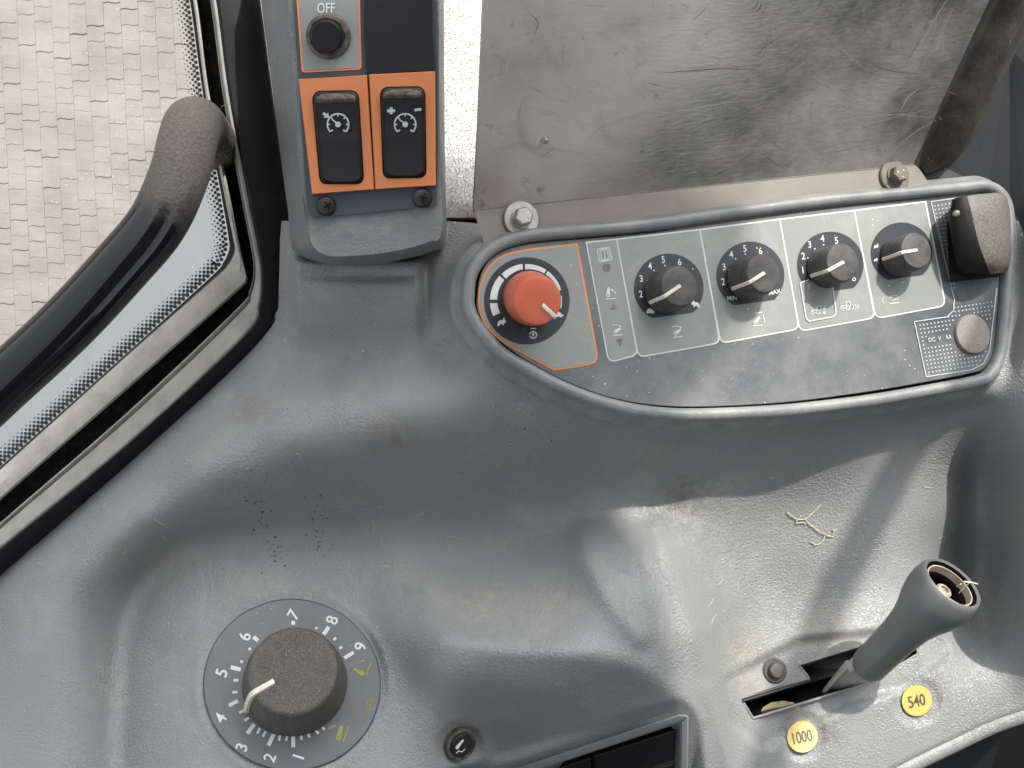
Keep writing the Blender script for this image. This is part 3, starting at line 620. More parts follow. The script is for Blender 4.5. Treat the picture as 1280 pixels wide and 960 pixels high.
# ================================================================== WINDOW FRAME
b0 = [(222, -60), (236, 0), (253, 119), (277, 253), (284, 298), (284, 312), (277, 328), (262, 346), (158, 441), (0, 583), (-120, 690)]
b1 = [(224, -60), (241, 0), (257, 119), (282, 253), (291, 296), (293, 313), (284, 331), (268, 347), (158, 444), (0, 586), (-120, 693)]
b2 = [(230, -60), (246, 0), (262, 119), (289, 253), (300, 310), (307, 340), (308, 352), (292, 368), (158, 487), (0, 625), (-120, 732)]
b3 = [(249, -60), (264, 0), (280, 119), (304, 253), (315, 310), (318, 338), (312, 365), (294, 390), (158, 519), (0, 656), (-120, 763)]
b4 = [(252, -60), (267, 0), (283, 119), (308, 253), (320, 310), (325, 345), (322, 380), (303, 420), (158, 555), (0, 684), (-120, 785)]
b5 = [(312, -60), (325, 0), (341, 119), (360, 253), (362, 310), (362, 360), (357, 400), (337, 424), (158, 583), (0, 720), (-120, 820)]
def samp(b): return catmull(b, 8)
WF = thing('window_frame', 'black rubber sealed window frame with dusty grey edge left of the console', 'window frame', P(330, 330, -.03))
B = [samp(b) for b in (b0, b1, b2, b3, b4, b5)]
def strip(name, rows, mat, **k):                     # rows: list of (polyline px, z)
    mb = MB(); rings = [[P(x, y, z) for x, y in pl_] for pl_, z in rows]
    v, f = loft(rings, False); return link(name, v, f, mat, WF, **k)
def mixp(a, b, t): return [(x0 + (x1 - x0) * t, y0 + (y1 - y0) * t) for (x0, y0), (x1, y1) in zip(a, b)]
strip('gasket', [(mixp(B[0], B[1], .25), -.0238), (mixp(B[0], B[1], .4), -.0225), (B[1], -.0215), (B[1], -.019)], m_rubber)
strip('inner_seal', [(B[1], -.026), (mixp(B[1], B[2], .04), -.019), (mixp(B[1], B[2], .5), -.017), (mixp(B[1], B[2], .92), -.018), (mixp(B[1], B[2], 1.0), -.021), (mixp(B[1], B[2], 1.02), -.030)], m_seal)
strip('channel', [(mixp(B[1], B[2], .98), -.028), (mixp(B[2], B[3], .3), -.030), (mixp(B[2], B[3], 1.05), -.028)], m_chan)
strip('lip', [(mixp(B[2], B[3], .96), -.030), (mixp(B[2], B[3], .92), -.019), (mixp(B[2], B[3], 1.0), -.0175), (mixp(B[3], B[4], .2), -.0195)], m_edge)
strip('rail', [(mixp(B[3], B[4], .12), -.024), (mixp(B[3], B[4], .22), -.0165), (mixp(B[3], B[4], .6), -.0135), (mixp(B[3], B[4], .95), -.012), (mixp(B[4], B[5], .06), -.0125)], m_edge)
strip('outer_seal', [(mixp(B[4], B[5], .03), -.0128), (mixp(B[4], B[5], .12), -.0112), (mixp(B[4], B[5], .45), -.0125), (mixp(B[4], B[5], .8), -.0155), (mixp(B[4], B[5], .96), -.0185), (mixp(B[4], B[5], 1.0), -.026)], m_rubber)
gl = MB(); gp = [(x, y) for x, y in mixp(B[0], B[1], .5)] + [(-400, 900), (-500, -300), (190, -300)]
gz = -.0245
gl.v = [P(x, y, gz) for x, y in gp]; gl.f = [list(range(len(gp)))]
GL = gl.build('glass_pane', m_glass, WF, smooth=False)
# frit: printed dots on the pane, growing into the frame
fr = MB(); path = [Vector(p) for p in B[0]]; cum = [0]
for i in range(1, len(path)): cum.append(cum[-1] + (path[i] - path[i - 1]).length)
def along(s):
    for i in range(1, len(path)):
        if s <= cum[i]:
            t = (s - cum[i - 1]) / (cum[i] - cum[i - 1]); d = (path[i] - path[i - 1]).normalized(); return path[i - 1].lerp(path[i], t), Vector((-d.y, d.x))
    return path[-1], Vector((0, 1))
pitch = 7.0; n = int(cum[-1] / pitch)
for row in range(5):
    for k in range(n):
        s = (k + (.5 if row % 2 else 0)) * pitch; p, nn = along(s)
        if nn.x > 0 : nn = -nn
        diag = p.y > 330
        q = p + nn * (2.2 + row * 3.5); rr = ([2.75, 2.55, 2.2, 1.6, 1.0] if diag else [2.6, 2.2, 1.7, 1.2, .8])[row]
        fr.add([P(q.x + rr * math.cos(a), q.y + rr * math.sin(a), gz + .0006) for a in [math.pi / 4 * j for j in range(8)]], [list(range(8))])
fr.build('frit_dots', m_frit, GL, smooth=False, kind='stuff')

# ---- grab handle
hp = [(-130, 602, .052), (-60, 540, .052), (0, 484, .050), (82, 408, .047), (150, 335, .044), (196, 280, .041), (223, 222, .037), (234, 180, .033), (240, 160, .027)]
HD = thing('grab_handle', 'glossy black curved grab handle whose upper end is caked with dust', 'handle', P(270, 190, -.01))
full = hp + [(247, 156, .016), (256, 164, .000), (266, 176, -.014), (272, 186, -.026)]
cp = catmull(full, 7); path = [P(x, y, z) for x, y, z in cp]
v, f = tube(path, [0.0102 + .0008 * min(1, k / 50) - .0014 * max(0, (k - 58) / 26) for k in range(len(path))], 36); link('grip', v, f, m_grip, HD, ang=60)
# fluffy dust and lint around the foot of the handle
lint = MB()
for _ in range(170):
    c = P(random.gauss(262, 7), random.gauss(172, 13), random.uniform(.0, .008)); a_ = [c]
    for k in range(3): a_.append(a_[-1] + Vector((random.gauss(0, 1), random.gauss(0, 1), random.gauss(0, .5))) * .0012)
    v, f = tube(a_, .00013, 4); lint.add(v, f)
lint.build('lint', m_hdust, HD, kind='stuff')

# ================================================================== WHITE SHEET, METAL PLATE, FOAM, TRIM
v = [P(520, -80, -.002), P(640, -80, -.002), P(640, 272, -.006), P(520, 272, -.006)]; v2 = [a + Vector((0, 0, -.008)) for a in v]
a_, b_ = loft([v2, v], True, True, True); wl = thing('back_wall', 'white crazed and grimy wall strip between switch box and metal plate', 'wall strip', P(580, 272, -.01)); link('sheet', a_, b_, m_crazed, wl, smooth=False)
mb = MB(); v = [P(520, 268, -.010), P(640, 268, -.010), P(640, 281, -.012), P(520, 281, -.012)]; link('gap_shade_strip', v, [[0, 1, 2, 3]], m_chan, wl, smooth=False)  # dark strip paints the shade in the open gap below the sheet

FL = Plane(660, 290, .0135, (.25, .11, .96))
FL.o = PAN.at(660, 290, -.0005)
mp_ = thing('metal_plate', 'scratched bare metal plate standing behind the knob panel, bolted by its bent flange', 'metal plate', FL.at(870, 235))
def fold(t): x = 592 + (1142 - 592) * t; return (x, 262 + (205 - 262) * t)
L0 = FL.at(*fold(0)); R0 = FL.at(*fold(1)); ax = (R0 - L0).normalized(); up = Vector((0, math.cos(math.radians(38)), math.sin(math.radians(38)))); nn = ax.cross(up).normalized()
PL = Plane(0, 0, 0, nn); PL.o = L0.copy(); PL.n = nn
TH = .0018
tl = PL.at(607, -55); trr = PL.at(1262, -55)
nx_, ny_ = 48, 26; top = []; 
def pp(u, w_):
    a = L0.lerp(R0, u); b = tl.lerp(trr, u); p = a.lerp(b, w_)
    return p + nn * (.0012 * mnoise.noise(p * 14) * min(1, 5 * w_))
V = [pp(i / nx_, j / ny_) for j in range(ny_ + 1) for i in range(nx_ + 1)]
F = [[j * (nx_ + 1) + i, j * (nx_ + 1) + i + 1, (j + 1) * (nx_ + 1) + i + 1, (j + 1) * (nx_ + 1) + i] for j in range(ny_) for i in range(nx_)]
nb = len(V); V2 = [p - nn * TH for p in V]; bd = [i for i in range(nx_ + 1)] + [j * (nx_ + 1) + nx_ for j in range(1, ny_ + 1)] + [ny_ * (nx_ + 1) + i for i in range(nx_ - 1, -1, -1)] + [j * (nx_ + 1) for j in range(ny_ - 1, 0, -1)]
F2 = [[nb + a for a in q[::-1]] for q in F] + [[bd[k], bd[(k + 1) % len(bd)], nb + bd[(k + 1) % len(bd)], nb + bd[k]] for k in range(len(bd))]
link('sheet', V + V2, F + F2, m_metal, mp_)
fo = [fold(0), (598, 283), (605, 303), (640, 302), (900, 282), (1168, 243), (1158, 224), (1150, 212), fold(1)]
a_ = [FL.at(x, y, -.0002) for x, y in fo]; c_ = [FL.at(x, y, -.0022) for x, y in fo]; v, f = loft([c_, a_], True, True, True); link('flange', v, f, m_flange, mp_, smooth=False)
# scratches on the plate as fine bright lines of bare metal
m_scr = M('bare_scratch', (.46, .45, .43), .4, metal=.5)
m_scrd = M('dark_scratch', (.12, .108, .095), .6)
sc = MB(); scd = MB()
def scr(mb, pts, w_=.9, o=.0018):
    pts = catmull(pts, 5); pts = [(x + random.uniform(-.3, .3), y + random.uniform(-.3, .3)) for x, y in pts]; q = []
    n = len(pts)
    for s_ in (1, -1):
        seq = list(range(n)) if s_ > 0 else list(range(n - 1, -1, -1))
        for i in seq:
            a = Vector(pts[max(i - 1, 0)]); b = Vector(pts[min(i + 1, n - 1)]); d = (b - a).normalized(); ww = w_ * (.25 + .75 * math.sin(math.pi * (i + .3) / n))
            q.append((pts[i][0] - s_ * d.y * ww / 2, pts[i][1] + s_ * d.x * ww / 2))
    m = len(q) // 2
    mb.add([PL.at(x, y, o) for x, y in q], [[i, i + 1, 2 * m - 2 - i, 2 * m - 1 - i] for i in range(m - 1)])
scr(sc, [(625, 190), (648, 182), (690, 187), (735, 193)], 1.2); scr(sc, [(733, 178), (760, 157), (820, 140), (862, 128)], 1); scr(sc, [(772, 150), (830, 142), (900, 130), (960, 122)], .9)
scr(sc, [(638, 120), (633, 90), (640, 60)], 1.2); scr(sc, [(655, 185), (652, 150), (660, 118)], 2.0); scr(sc, [(690, 58), (700, 75), (708, 88)], 1.2)
scr(sc, circ(683, 168, 28, n=20, a0=150, a1=290), 2.0); scr(sc, circ(683, 168, 28, n=16, a0=20, a1=110), 1.2); scr(sc, [(1000, 165), (1060, 150), (1120, 143), (1165, 148)], 1.2); scr(sc, [(1010, 172), (1070, 158), (1168, 135)], 1.0)
scr(sc, [(1112, 192), (1140, 168), (1170, 150)], 1); scr(sc, [(1125, 140), (1135, 122), (1150, 110)], 1.8); scr(sc, [(1150, 60), (1165, 30), (1190, -10)], 1.6); scr(sc, [(1168, 70), (1178, 40), (1192, 10)], 1.1)
scr(sc, [(785, 115), (830, 118), (880, 122)], .8); scr(sc, [(720, 170), (745, 150), (775, 143)], .8); scr(sc, [(870, 80), (925, 66), (990, 60)], .9); scr(sc, [(1020, 30), (1050, 60), (1085, 90)], .8)
for _ in range(70):
    x = random.uniform(615, 1180); y = random.uniform(5, 200); a = random.uniform(0, math.pi); l = random.uniform(6, 34); scr(sc if random.random() < .7 else scd, [(x, y), (x + math.cos(a) * l * .5 + random.uniform(-2, 2), y + math.sin(a) * l * .5), (x + math.cos(a) * l, y + math.sin(a) * l)], random.uniform(.35, .8))
scr(scd, [(820, 92), (870, 88), (905, 86), (945, 87)], 1.4); scr(scd, [(660, 15), (672, 28), (668, 45)], 1.0); scr(scd, [(945, 70), (960, 55), (985, 42)], 1.1); scr(scd, [(1080, 75), (1110, 88), (1145, 92)], 1.5); scr(scd, [(945, 15), (950, 10), (951, 4)], 2.2)
for _ in range(9):
    x = random.uniform(820, 1130); y = random.uniform(10, 90); r = random.uniform(3, 7); a = random.uniform(0, 360); scr(scd, circ(x, y, r, n=10, a0=a, a1=a + random.uniform(140, 300)), .6)
sc.build('scratches', m_scr, mp_, smooth=False, kind='stuff'); scd.build('dark_scratches', m_scrd, mp_, smooth=False, kind='stuff')
v, f = lathe(PL.at(682, 176, .0016), nn, [(.0012, -.001), (.0012, .0004), (.0008, .0008)], 12); link('pin', v, f, m_bolt, mp_)
# fold bead and gap
bead = [PL.at(*fold(t), .0) - up * .0002 + Vector((0, 0, -.0012)) for t in np.linspace(0, 1, 20)]
v, f = tube(bead, .0013, 8); link('bend', v, f, m_flange, mp_)
def bolt(px, py, pxh, pyh, mat, lab):
    B_ = thing('bolt', lab, 'bolt', FL.at(px, py, 0), group='bolts on the metal flange'); n = FL.n; o = FL.at(px, py, 0)
    v, f = lathe(o, n, [(.0074, 0), (.0074, .0010), (.0070, .0014), (.0036, .0014)], 40); link('washer', v, f, mat, B_)
    x, y, n = frame(n); rr = []; o2 = FL.at(pxh, pyh, .0014)
    for h, r in ((0, .0044), (.0008, .0044)): rr.append([o + n * (.0014 + h) + x * r * math.cos(q) + y * r * math.sin(q) for q in [math.pi / 12 * k for k in range(24)]])
    v, f = loft(rr, True, True, True); link('collar', v, f, mat, B_)
    rr = []
    for h, r in ((.0022, .0039), (.0052, .0039), (.0058, .0033)): rr.append([o + n * h + x * r * math.cos(q + .3) + y * r * math.sin(q + .3) for q in [math.pi / 3 * k for k in range(6)]])
    v, f = loft(rr, True, True, True); hd = link('head', v, f, mat, B_, smooth=False)
    mk = MB(); 
    for k in range(3):
        a = .9 + k * 2.1; c = o + n * .00595 + x * .0018 * math.cos(a) + y * .0018 * math.sin(a)
        mk.add([c + x * .0006 * math.cos(q) + y * .0003 * math.sin(q) for q in [math.pi / 3 * j for j in range(6)]], [list(range(6))])
    mk.build('marks', m_scr, hd, smooth=False)
bolt(651, 274, 649, 266, m_bolt, 'bright hex bolt with washer at the left end of the metal flange')
bolt(1117, 221, 1115, 218, m_dbolt, 'dirt covered bolt with washer at the right end of the metal flange')

# dark foam edging right of the plate
FE = thing('foam_edging', 'dark dusty foam edging running up the right side of the metal plate', 'edging', PL.at(1150, 200))
rows = []
ed = [(1148, 204), (1160, 170), (1178, 130), (1200, 88), (1222, 45), (1243, 0), (1270, -60)]; eo = [(1160, 220), (1193, 205), (1222, 170), (1244, 121), (1269, 68), (1292, 15), (1330, -60)]
ed = catmull(ed, 5); eo = catmull(eo, 5); rg_ = []
for k, t in enumerate([0, .0, .12, .35, .6, .85, 1.0]):
    row = []
    for i, (a, b) in enumerate(zip(ed, eo)):
        x = a[0] + (b[0] - a[0]) * t; y = a[1] + (b[1] - a[1]) * t; u = i / (len(ed) - 1)
        zb = PL.at(*a).z; dz = [-.022, -.004, -.001, .0, -.002, -.010, -.035][k]
        p = P(x, y, zb + dz * (0.35 + .65 * min(1, u * 3))); p += Vector((0, 0, .0008 * mnoise.noise(p * 160))); row.append(p)
    rg_.append(row)
v, f = loft(rg_, False); link('strip', v, f, m_foamd, FE, ang=70)
TR = thing('pillar_trim', 'smooth black trim panel in the upper right corner beyond the foam edging', 'trim', P(1250, 230, -.06))
v = [P(1140, 238, -.050), P(1152, 195, -.052), P(1215, 150, -.050), P(1262, 60, -.045), P(1300, -60, -.04), P(1600, -60, -.02), P(1600, 420, -.03), P(1330, 408, -.045), P(1284, 300, -.055), P(1262, 250, -.055), P(1235, 236, -.055)]
link('panel', v, [list(range(len(v)))], m_trim, TR, smooth=False)
v = [P(1158, 206, -.050), P(1195, 204, -.056), P(1222, 222, -.062), P(1240, 240, -.064), P(1160, 246, -.055)]; v2 = [a + Vector((0, 0, -.01)) for a in v]
a_, b_ = loft([v2, v], True, True, True); link('corner_block', a_, b_, m_foamd, TR, smooth=False)

# ================================================================== SWITCH BOX (upper left)
BX = Plane(460, 150, .040, (-.02, -.07, 1))
SB = thing('switch_box', 'upright grey switch box with two orange framed rockers beside the window frame', 'switch box', P(455, 300, -.005))
def bx(x, y, o=0.): return BX.at(x, y, o)
outer0 = [(347, -70), (352, 0), (372, 180), (381, 272), (397, 330), (470, 325), (535, 316), (556, 298), (556, 262), (554, 180), (553, 0), (552, -70)]
# rings from the table side upward
face = [(356, -70), (363, 0), (374, 140), (383, 274), (394, 276), (450, 270), (500, 265), (536, 261), (548, 259), (548, 180), (547, 0), (546, -70)]
mid = [(344, -70), (350, 0), (366, 150), (378, 262), (396, 324), (452, 328), (505, 320), (540, 310), (556, 296), (555, 180), (554, 0), (553, -70)]
midt = [(350, -70), (356, 0), (370, 150), (382, 272), (400, 316), (452, 319), (502, 312), (536, 302), (552, 288), (552, 180), (551, 0), (550, -70)]
low = [(318, -70), (326, 0), (344, 140), (360, 262), (372, 318), (452, 332), (505, 324), (541, 314), (557, 298), (556, 180), (555, 0), (554, -70)]
rings = []
for ring, z in ((low, -.012), (low, .012), (mixp(low, mid, .55), .024), (mid, .031), (midt, .0365)):
    rings.append([P(x, y, z) for x, y in catmull(ring, 4)])
rings.append([bx(x, y, -.0012) for x, y in catmull([(face[i][0] + (midt[i][0] - face[i][0]) * .35, face[i][1] + (midt[i][1] - face[i][1]) * .35) for i in range(12)], 4)])
rings.append([bx(x, y, -.0012) for x, y in catmull(face, 4)])
v, f = loft(rings, True, False, True); link('housing', v, f, m_body, SB, ang=50)
fc = [(362, -68), (367, 0), (375, 130), (384, 262), (392, 272), (450, 267), (545, 257), (547, 180), (546, 0), (545, -68)]
a_ = [bx(x, y, .0) for x, y in fc]; c_ = [bx(x, y, -.0016) for x, y in inset(fc, -.3)]; v, f = loft([c_, a_], True, False, True); FP = link('face_plate', v, f, m_slate, SB, smooth=False)
# indicator label with orange outline and push button
lab = roundpoly([(368, -40), (449, -40), (452, 87), (377, 91)], [0, 0, 5, 5])
mb = MB(); mb.poly(lab, BX, .00025); mb.build('orange_outline', m_orprint, FP, smooth=False)
mb = MB(); mb.poly(roundpoly([(371, -37), (446.5, -37), (449.5, 84.5), (379.5, 88)], [0, 0, 4, 4]), BX, .0005); mb.build('label_field', m_cell, FP, smooth=False)
mb = MB(); put_text(mb, 'OFF', 13, 407.5, 10, 1, BX, .0008, .72); mb.build('lettering', m_white, FP, smooth=False)
o = bx(411, 46, .0004); n = Vector((.0, -.30, .95)).normalized()
v, f = lathe(o, n, [(.0083, -.001), (.0083, .0012), (.0078, .0030), (.0066, .0034), (.0064, .0030), (.0060, .0030)], 44); link('button_collar', v, f, m_rockd, SB)
v, f = lathe(o + n * .002, n, [(.0058, 0), (.0058, .0034), (.0053, .0042), (.0046, .0043), (.0002, .0041)], 44); link('push_button', v, f, m_rock, SB, label='round black push button under the word OFF')
# blank glossy recess
rec = [(455, -60), (540, -60), (540, 10), (541, 50), (544, 84), (544, 88), (458, 92), (455, 40)]
a_ = [bx(x, y, .0012) for x, y in rec]; c_ = [bx(x, y, .0) for x, y in rec]; v, f = loft([c_, a_], True, False, True); link('blanking_plate', v, f, m_black, SB, smooth=False)
# orange bezels with rockers
def rocker(frm, body, lab, labr):
    bz = thing_part = None
    n = len(frm); top = [bx(x, y, .0030) for x, y in inset(frm, .8)]; edge = [bx(x, y, .0022) for x, y in frm]; bot = [bx(x, y, -.0005) for x, y in frm]
    hole = roundpoly(body, [11, 11, 9, 9], 8); hole = inset(hole, -1.5)
    # bezel as ring between outline and hole: resample outline to the hole count by angle
    cx = sum(p[0] for p in hole) / len(hole); cy = sum(p[1] for p in hole) / len(hole)
    def hit(poly, ang):
        dx, dy = math.cos(ang), math.sin(ang); best = None
        for i in range(len(poly)):
            x0, y0 = poly[i]; x1, y1 = poly[(i + 1) % len(poly)]; ex, ey = x1 - x0, y1 - y0; den = dx * ey - dy * ex
            if abs(den) < 1e-9: continue
            t = ((x0 - cx) * ey - (y0 - cy) * ex) / den; u = ((x0 - cx) * dy - (y0 - cy) * dx) / den
            if t > 0 and -1e-6 <= u <= 1 + 1e-6 and (best is None or t < best): best = t
        return (cx + dx * best, cy + dy * best)
    angs = sorted([math.atan2(y - cy, x - cx) for x, y in hole] + [math.atan2(y - cy, x - cx) for x, y in frm])
    H = [hit(hole, a) for a in angs]; O = [hit(inset(frm, .9), a) for a in angs]; O2 = [hit(frm, a) for a in angs]
    v, f = loft([[bx(x, y, -.0006) for x, y in O2], [bx(x, y, .0018) for x, y in O2], [bx(x, y, .0026) for x, y in O], [bx(x, y, .0026) for x, y in H], [bx(x, y, -.0005) for x, y in H]], True)
    Z_ = link('bezel', v, f, m_orange, SB, smooth=False, label=lab)
    # rocker body: two shallow facets, dished, with a raised ridge at the top
    bl, br, rr_, tl_ = body[3], body[2], body[1], body[0]
    rings = []
    rp = roundpoly(body, [11, 11, 9, 9], 8)
    ys = [p[1] for p in rp]; y0, y1 = min(ys), max(ys)
    def hgt(y, e):
        u = (y - y0) / (y1 - y0)
        base = .0030 + .0022 * (1 - u) if u > .10 else .0052
        if u > .55: base = .0040 - .0010 * (u - .55)
        return base - e
    for ins_, e in ((-.2, .0060), (-.2, .0012), (1.0, .0004), (2.6, 0)):
        rings.append([bx(x, y, hgt(y, e)) for x, y in inset(rp, ins_)])
    v, f = loft(rings, True); R = link('rocker', v, f, m_rock, Z_, label=labr)
    # top face: grid in body coordinates so the dish and the dusty ridge read
    tp = inset(body, 2.2); a, b, c, d = [Vector(p) for p in tp]; nu, nv = 12, 30; V = []; 
    def pt(u, w__):
        p = (a.lerp(b, u)).lerp(d.lerp(c, u), w__); cor = 0
        for (uu, ww_) in ((u, w__),):
            eu = min(u, 1 - u) * 34; ew = min(w__, 1 - w__) * 110; rc = 10
            if eu < rc and ew < rc:
                dd = math.hypot(rc - eu, rc - ew)
                if dd > rc:
                    k = 1 - rc / dd; q = Vector(((.5 - u) * 34, (.5 - w__) * 110)); 
                    p = p + (b - a).normalized() * (1 if u < .5 else -1) * (rc - eu) * k + (d - a).normalized() * (1 if w__ < .5 else -1) * (rc - ew) * k
        ridge = .0009 * math.exp(-((w__ - .05) / .05) ** 2); dish = -.0006 * math.sin(math.pi * min(1, max(0, (w__ - .12) / .42))) if w__ < .54 else -.0003 * math.sin(math.pi * (w__ - .54) / .46)
        return bx(p.x, p.y, hgt(p.y, 0) + ridge + dish)
    V = [pt(i / nu, j / nv) for j in range(nv + 1) for i in range(nu + 1)]
    F = [[j * (nu + 1) + i, j * (nu + 1) + i + 1, (j + 1) * (nu + 1) + i + 1, (j + 1) * (nu + 1) + i] for j in range(nv) for i in range(nu)]
    jr = int(nv * .11)
    link('rocker_face', V, [q for k, q in enumerate(F) if k // nu >= jr], m_rock, Z_); link('rocker_ridge', V, [q for k, q in enumerate(F) if k // nu < jr], m_rockd, Z_)
    return Z_, hgt
def gauge(mb, cx, cy, R=14.0, h=.0045):
    PLg = Plane(0, 0, 0, BX.n); PLg.o = BX.o; PLg.n = BX.n
    mb.poly(arc(cx, cy, R - 2, R, -45, 225, 30), BX, h)
    for a in (0, 45, 90, 135, 180):
        c, s_ = math.cos(math.radians(a)), math.sin(math.radians(a)); mb.poly(line(cx + c * (R - 2.05), cy - s_ * (R - 2.05), cx + c * (R - 4.5), cy - s_ * (R - 4.5), 1.6), BX, h)
    for a in (-45, 225):
        c, s_ = math.cos(math.radians(a)), math.sin(math.radians(a)); mb.poly(line(cx + c * (R - 2.05), cy - s_ * (R - 2.05), cx + c * (R - 5), cy - s_ * (R - 5), 2), BX, h)
    mb.poly(circ(cx, cy, 3.7, n=16), BX, h); mb.poly(line(cx - 2.7, cy - 2.7, cx - 7.5, cy - 6.2, 1.8), BX, h)
Z1, _ = rocker([(373, 99), (459, 94), (468, 237), (390, 243)], [(391, 115), (447, 114), (454, 229), (401, 229)], 'left orange bezel', 'black rocker switch with arrow and gauge symbol')
Z2, _ = rocker([(461, 93), (544, 89), (545, 232), (469, 237)], [(476, 110), (530, 109), (532, 221), (480, 222)], 'right orange bezel', 'black rocker switch with plus, minus and gauge symbol')
H_ = .0056
m_ic = M('icon_grey', (.30, .33, .37), .5)
mb = MB(); gauge(mb, 422.5, 155.5, 14.3, H_); mb.poly([(402.5, 142.5), (405, 140), (408.2, 142.6), (410.2, 140.3), (411.5, 147.5), (404, 147), (406, 144.9)], BX, H_); mb.build('symbol', m_ic, Z1, smooth=False)
mb = MB(); gauge(mb, 506.5, 155.5, 14.3, H_); mb.poly(line(484, 138.5, 494, 138.5, 3.6), BX, H_); mb.poly(line(489, 134.2, 489, 136.6, 3.6), BX, H_); mb.poly(line(489, 140.4, 489, 142.8, 3.6), BX, H_); mb.poly(line(518, 137.6, 526.5, 136.6, 3.2), BX, H_)
mb.build('symbol', m_ic, Z2, smooth=False)
def screw(px, py, r=.0037):
    o = bx(px, py, .0); n = BX.n; v, f = lathe(o, n, [(r, 0), (r, .0008), (r * .85, .0017), (r * .5, .0022), (.0001, .0023)], 28); s_ = link('screw', v, f, m_screw, SB)
    mb = MB(); a = random.uniform(20, 70)
    for k in (0, 90):
        c, q = math.cos(math.radians(a + k)), math.sin(math.radians(a + k)); mb.poly(line(px - 5 * c + 1, py - 5 * q - 1, px + 5 * c + 1, py + 5 * q - 1, 2.2), BX, .00275 + k * .000002)
    mb.build('cross_slot', m_chan, s_, smooth=False)
screw(408, 257.5); screw(528, 247.5)

# ================================================================== KNOB PANEL
KP = thing('knob_panel', 'slanted dark control panel with one red and four black rotary knobs', 'control panel', PAN.at(900, 400, -.004))
rp = [PAN.at(x, y, .0006) for x, y in rim]
def ringtube(path, prof):                            # closed sweep; prof = (outward, up) list
    n = len(path); rings = []
    c = sum(path, Vector()) / n
    for i in range(n):
        t = (path[(i + 1) % n] - path[i - 1]).normalized(); o = t.cross(PAN.n).normalized()
        if o.dot(path[i] - c) < 0: o = -o
        rings.append([path[i] + o * a + PAN.n * b for a, b in prof])
    v = []; f = []; m = len(prof)
    for r in rings: v += r
    for i in range(n):
        j = (i + 1) % n
        for k in range(m - 1): f.append([i * m + k, j * m + k, j * m + k + 1, i * m + k + 1])
    return v, f
prof = [(-.0027, -.004)] + [(.0001 + .0027 * math.cos(a), .0002 + .0026 * math.sin(a)) for a in [math.pi * (1 - k / 10) for k in range(11)]] + [(.0038, -.0012), (.0062, -.0042)]
v, f = ringtube(rp, prof); link('bezel', v, f, m_rim, KP, ang=80)
plate_px = catmull([(596, 375), (602, 340), (622, 317), (660, 305), (735, 298), (810, 291), (905, 278), (1024, 262), (1120, 251), (1190, 243), (1230, 241), (1243, 246), (1250, 262), (1251, 300), (1249, 351), (1244, 417), (1239, 445), (1231, 459), (1216, 466),
           (1160, 477), (1090, 489), (1010, 500), (950, 505.5), (880, 508.5), (830, 507.5), (785, 502), (740, 490), (700, 473.5), (660, 452), (630, 431), (608, 407), (598, 392)], 4, True)
a_ = [PAN.at(x, y, 0) for x, y in inset(plate_px, .8)]; d_ = [PAN.at(x, y, -.0003) for x, y in plate_px]; c_ = [PAN.at(x, y, -.0025) for x, y in plate_px]; v, f = loft([c_, d_, a_], True, False, True); FPN = link('face_plate', v, f, m_face, KP, smooth=False)
gp = [PAN.at(x, y, -.0022) for x, y in rim]; link('gap_shade_sheet', gp, [list(range(len(gp)))], m_chan, KP, smooth=False)  # black sheet paints the shade in the gap round the face plate
e1, e2, e3, e4 = .00018, .00036, .00054, .00072
# orange outlined field
org = catmull([(722, 304), (690, 307.5), (660, 311)], 3)[:-1] + catmull([(660, 311), (630, 318), (610, 334), (599, 360), (599, 387), (607, 407), (628, 428), (660, 445.5), (692, 463)], 5) + catmull([(692, 463), (715, 460), (739, 455.5), (746, 450), (747, 441)], 4) 
mb = MB(); mb.poly(org, PAN, e1); mb.build('orange_field_outline', m_orprint, FPN, smooth=False)
mb = MB(); mb.poly(inset(org, 2.2), PAN, e2); mb.build('grey_field', m_cell, FPN, smooth=False)
cells = [[(733, 303), (771, 299), (797, 443.5), (761, 453)], [(771, 299), (875, 287), (900, 428.5), (798, 446.5)], [(875, 287), (975, 274), (999, 411), (901, 429)], [(975, 274), (1068, 263), (1094, 397), (1000, 414)], [(1068, 263), (1157, 252), (1182, 382), (1095, 398)]]
for q in cells:
    o = roundpoly(q, [0, 0, 9, 9], 5); c0 = MB(); c0.poly(inset(o, -.9), PAN, e1 + .00002 * cells.index(q)); c0.build('white_outline', m_white, FPN, smooth=False)
    c1 = MB(); c1.poly(inset(o, .9), PAN, e2); c1.build('grey_field', m_cell, FPN, smooth=False)
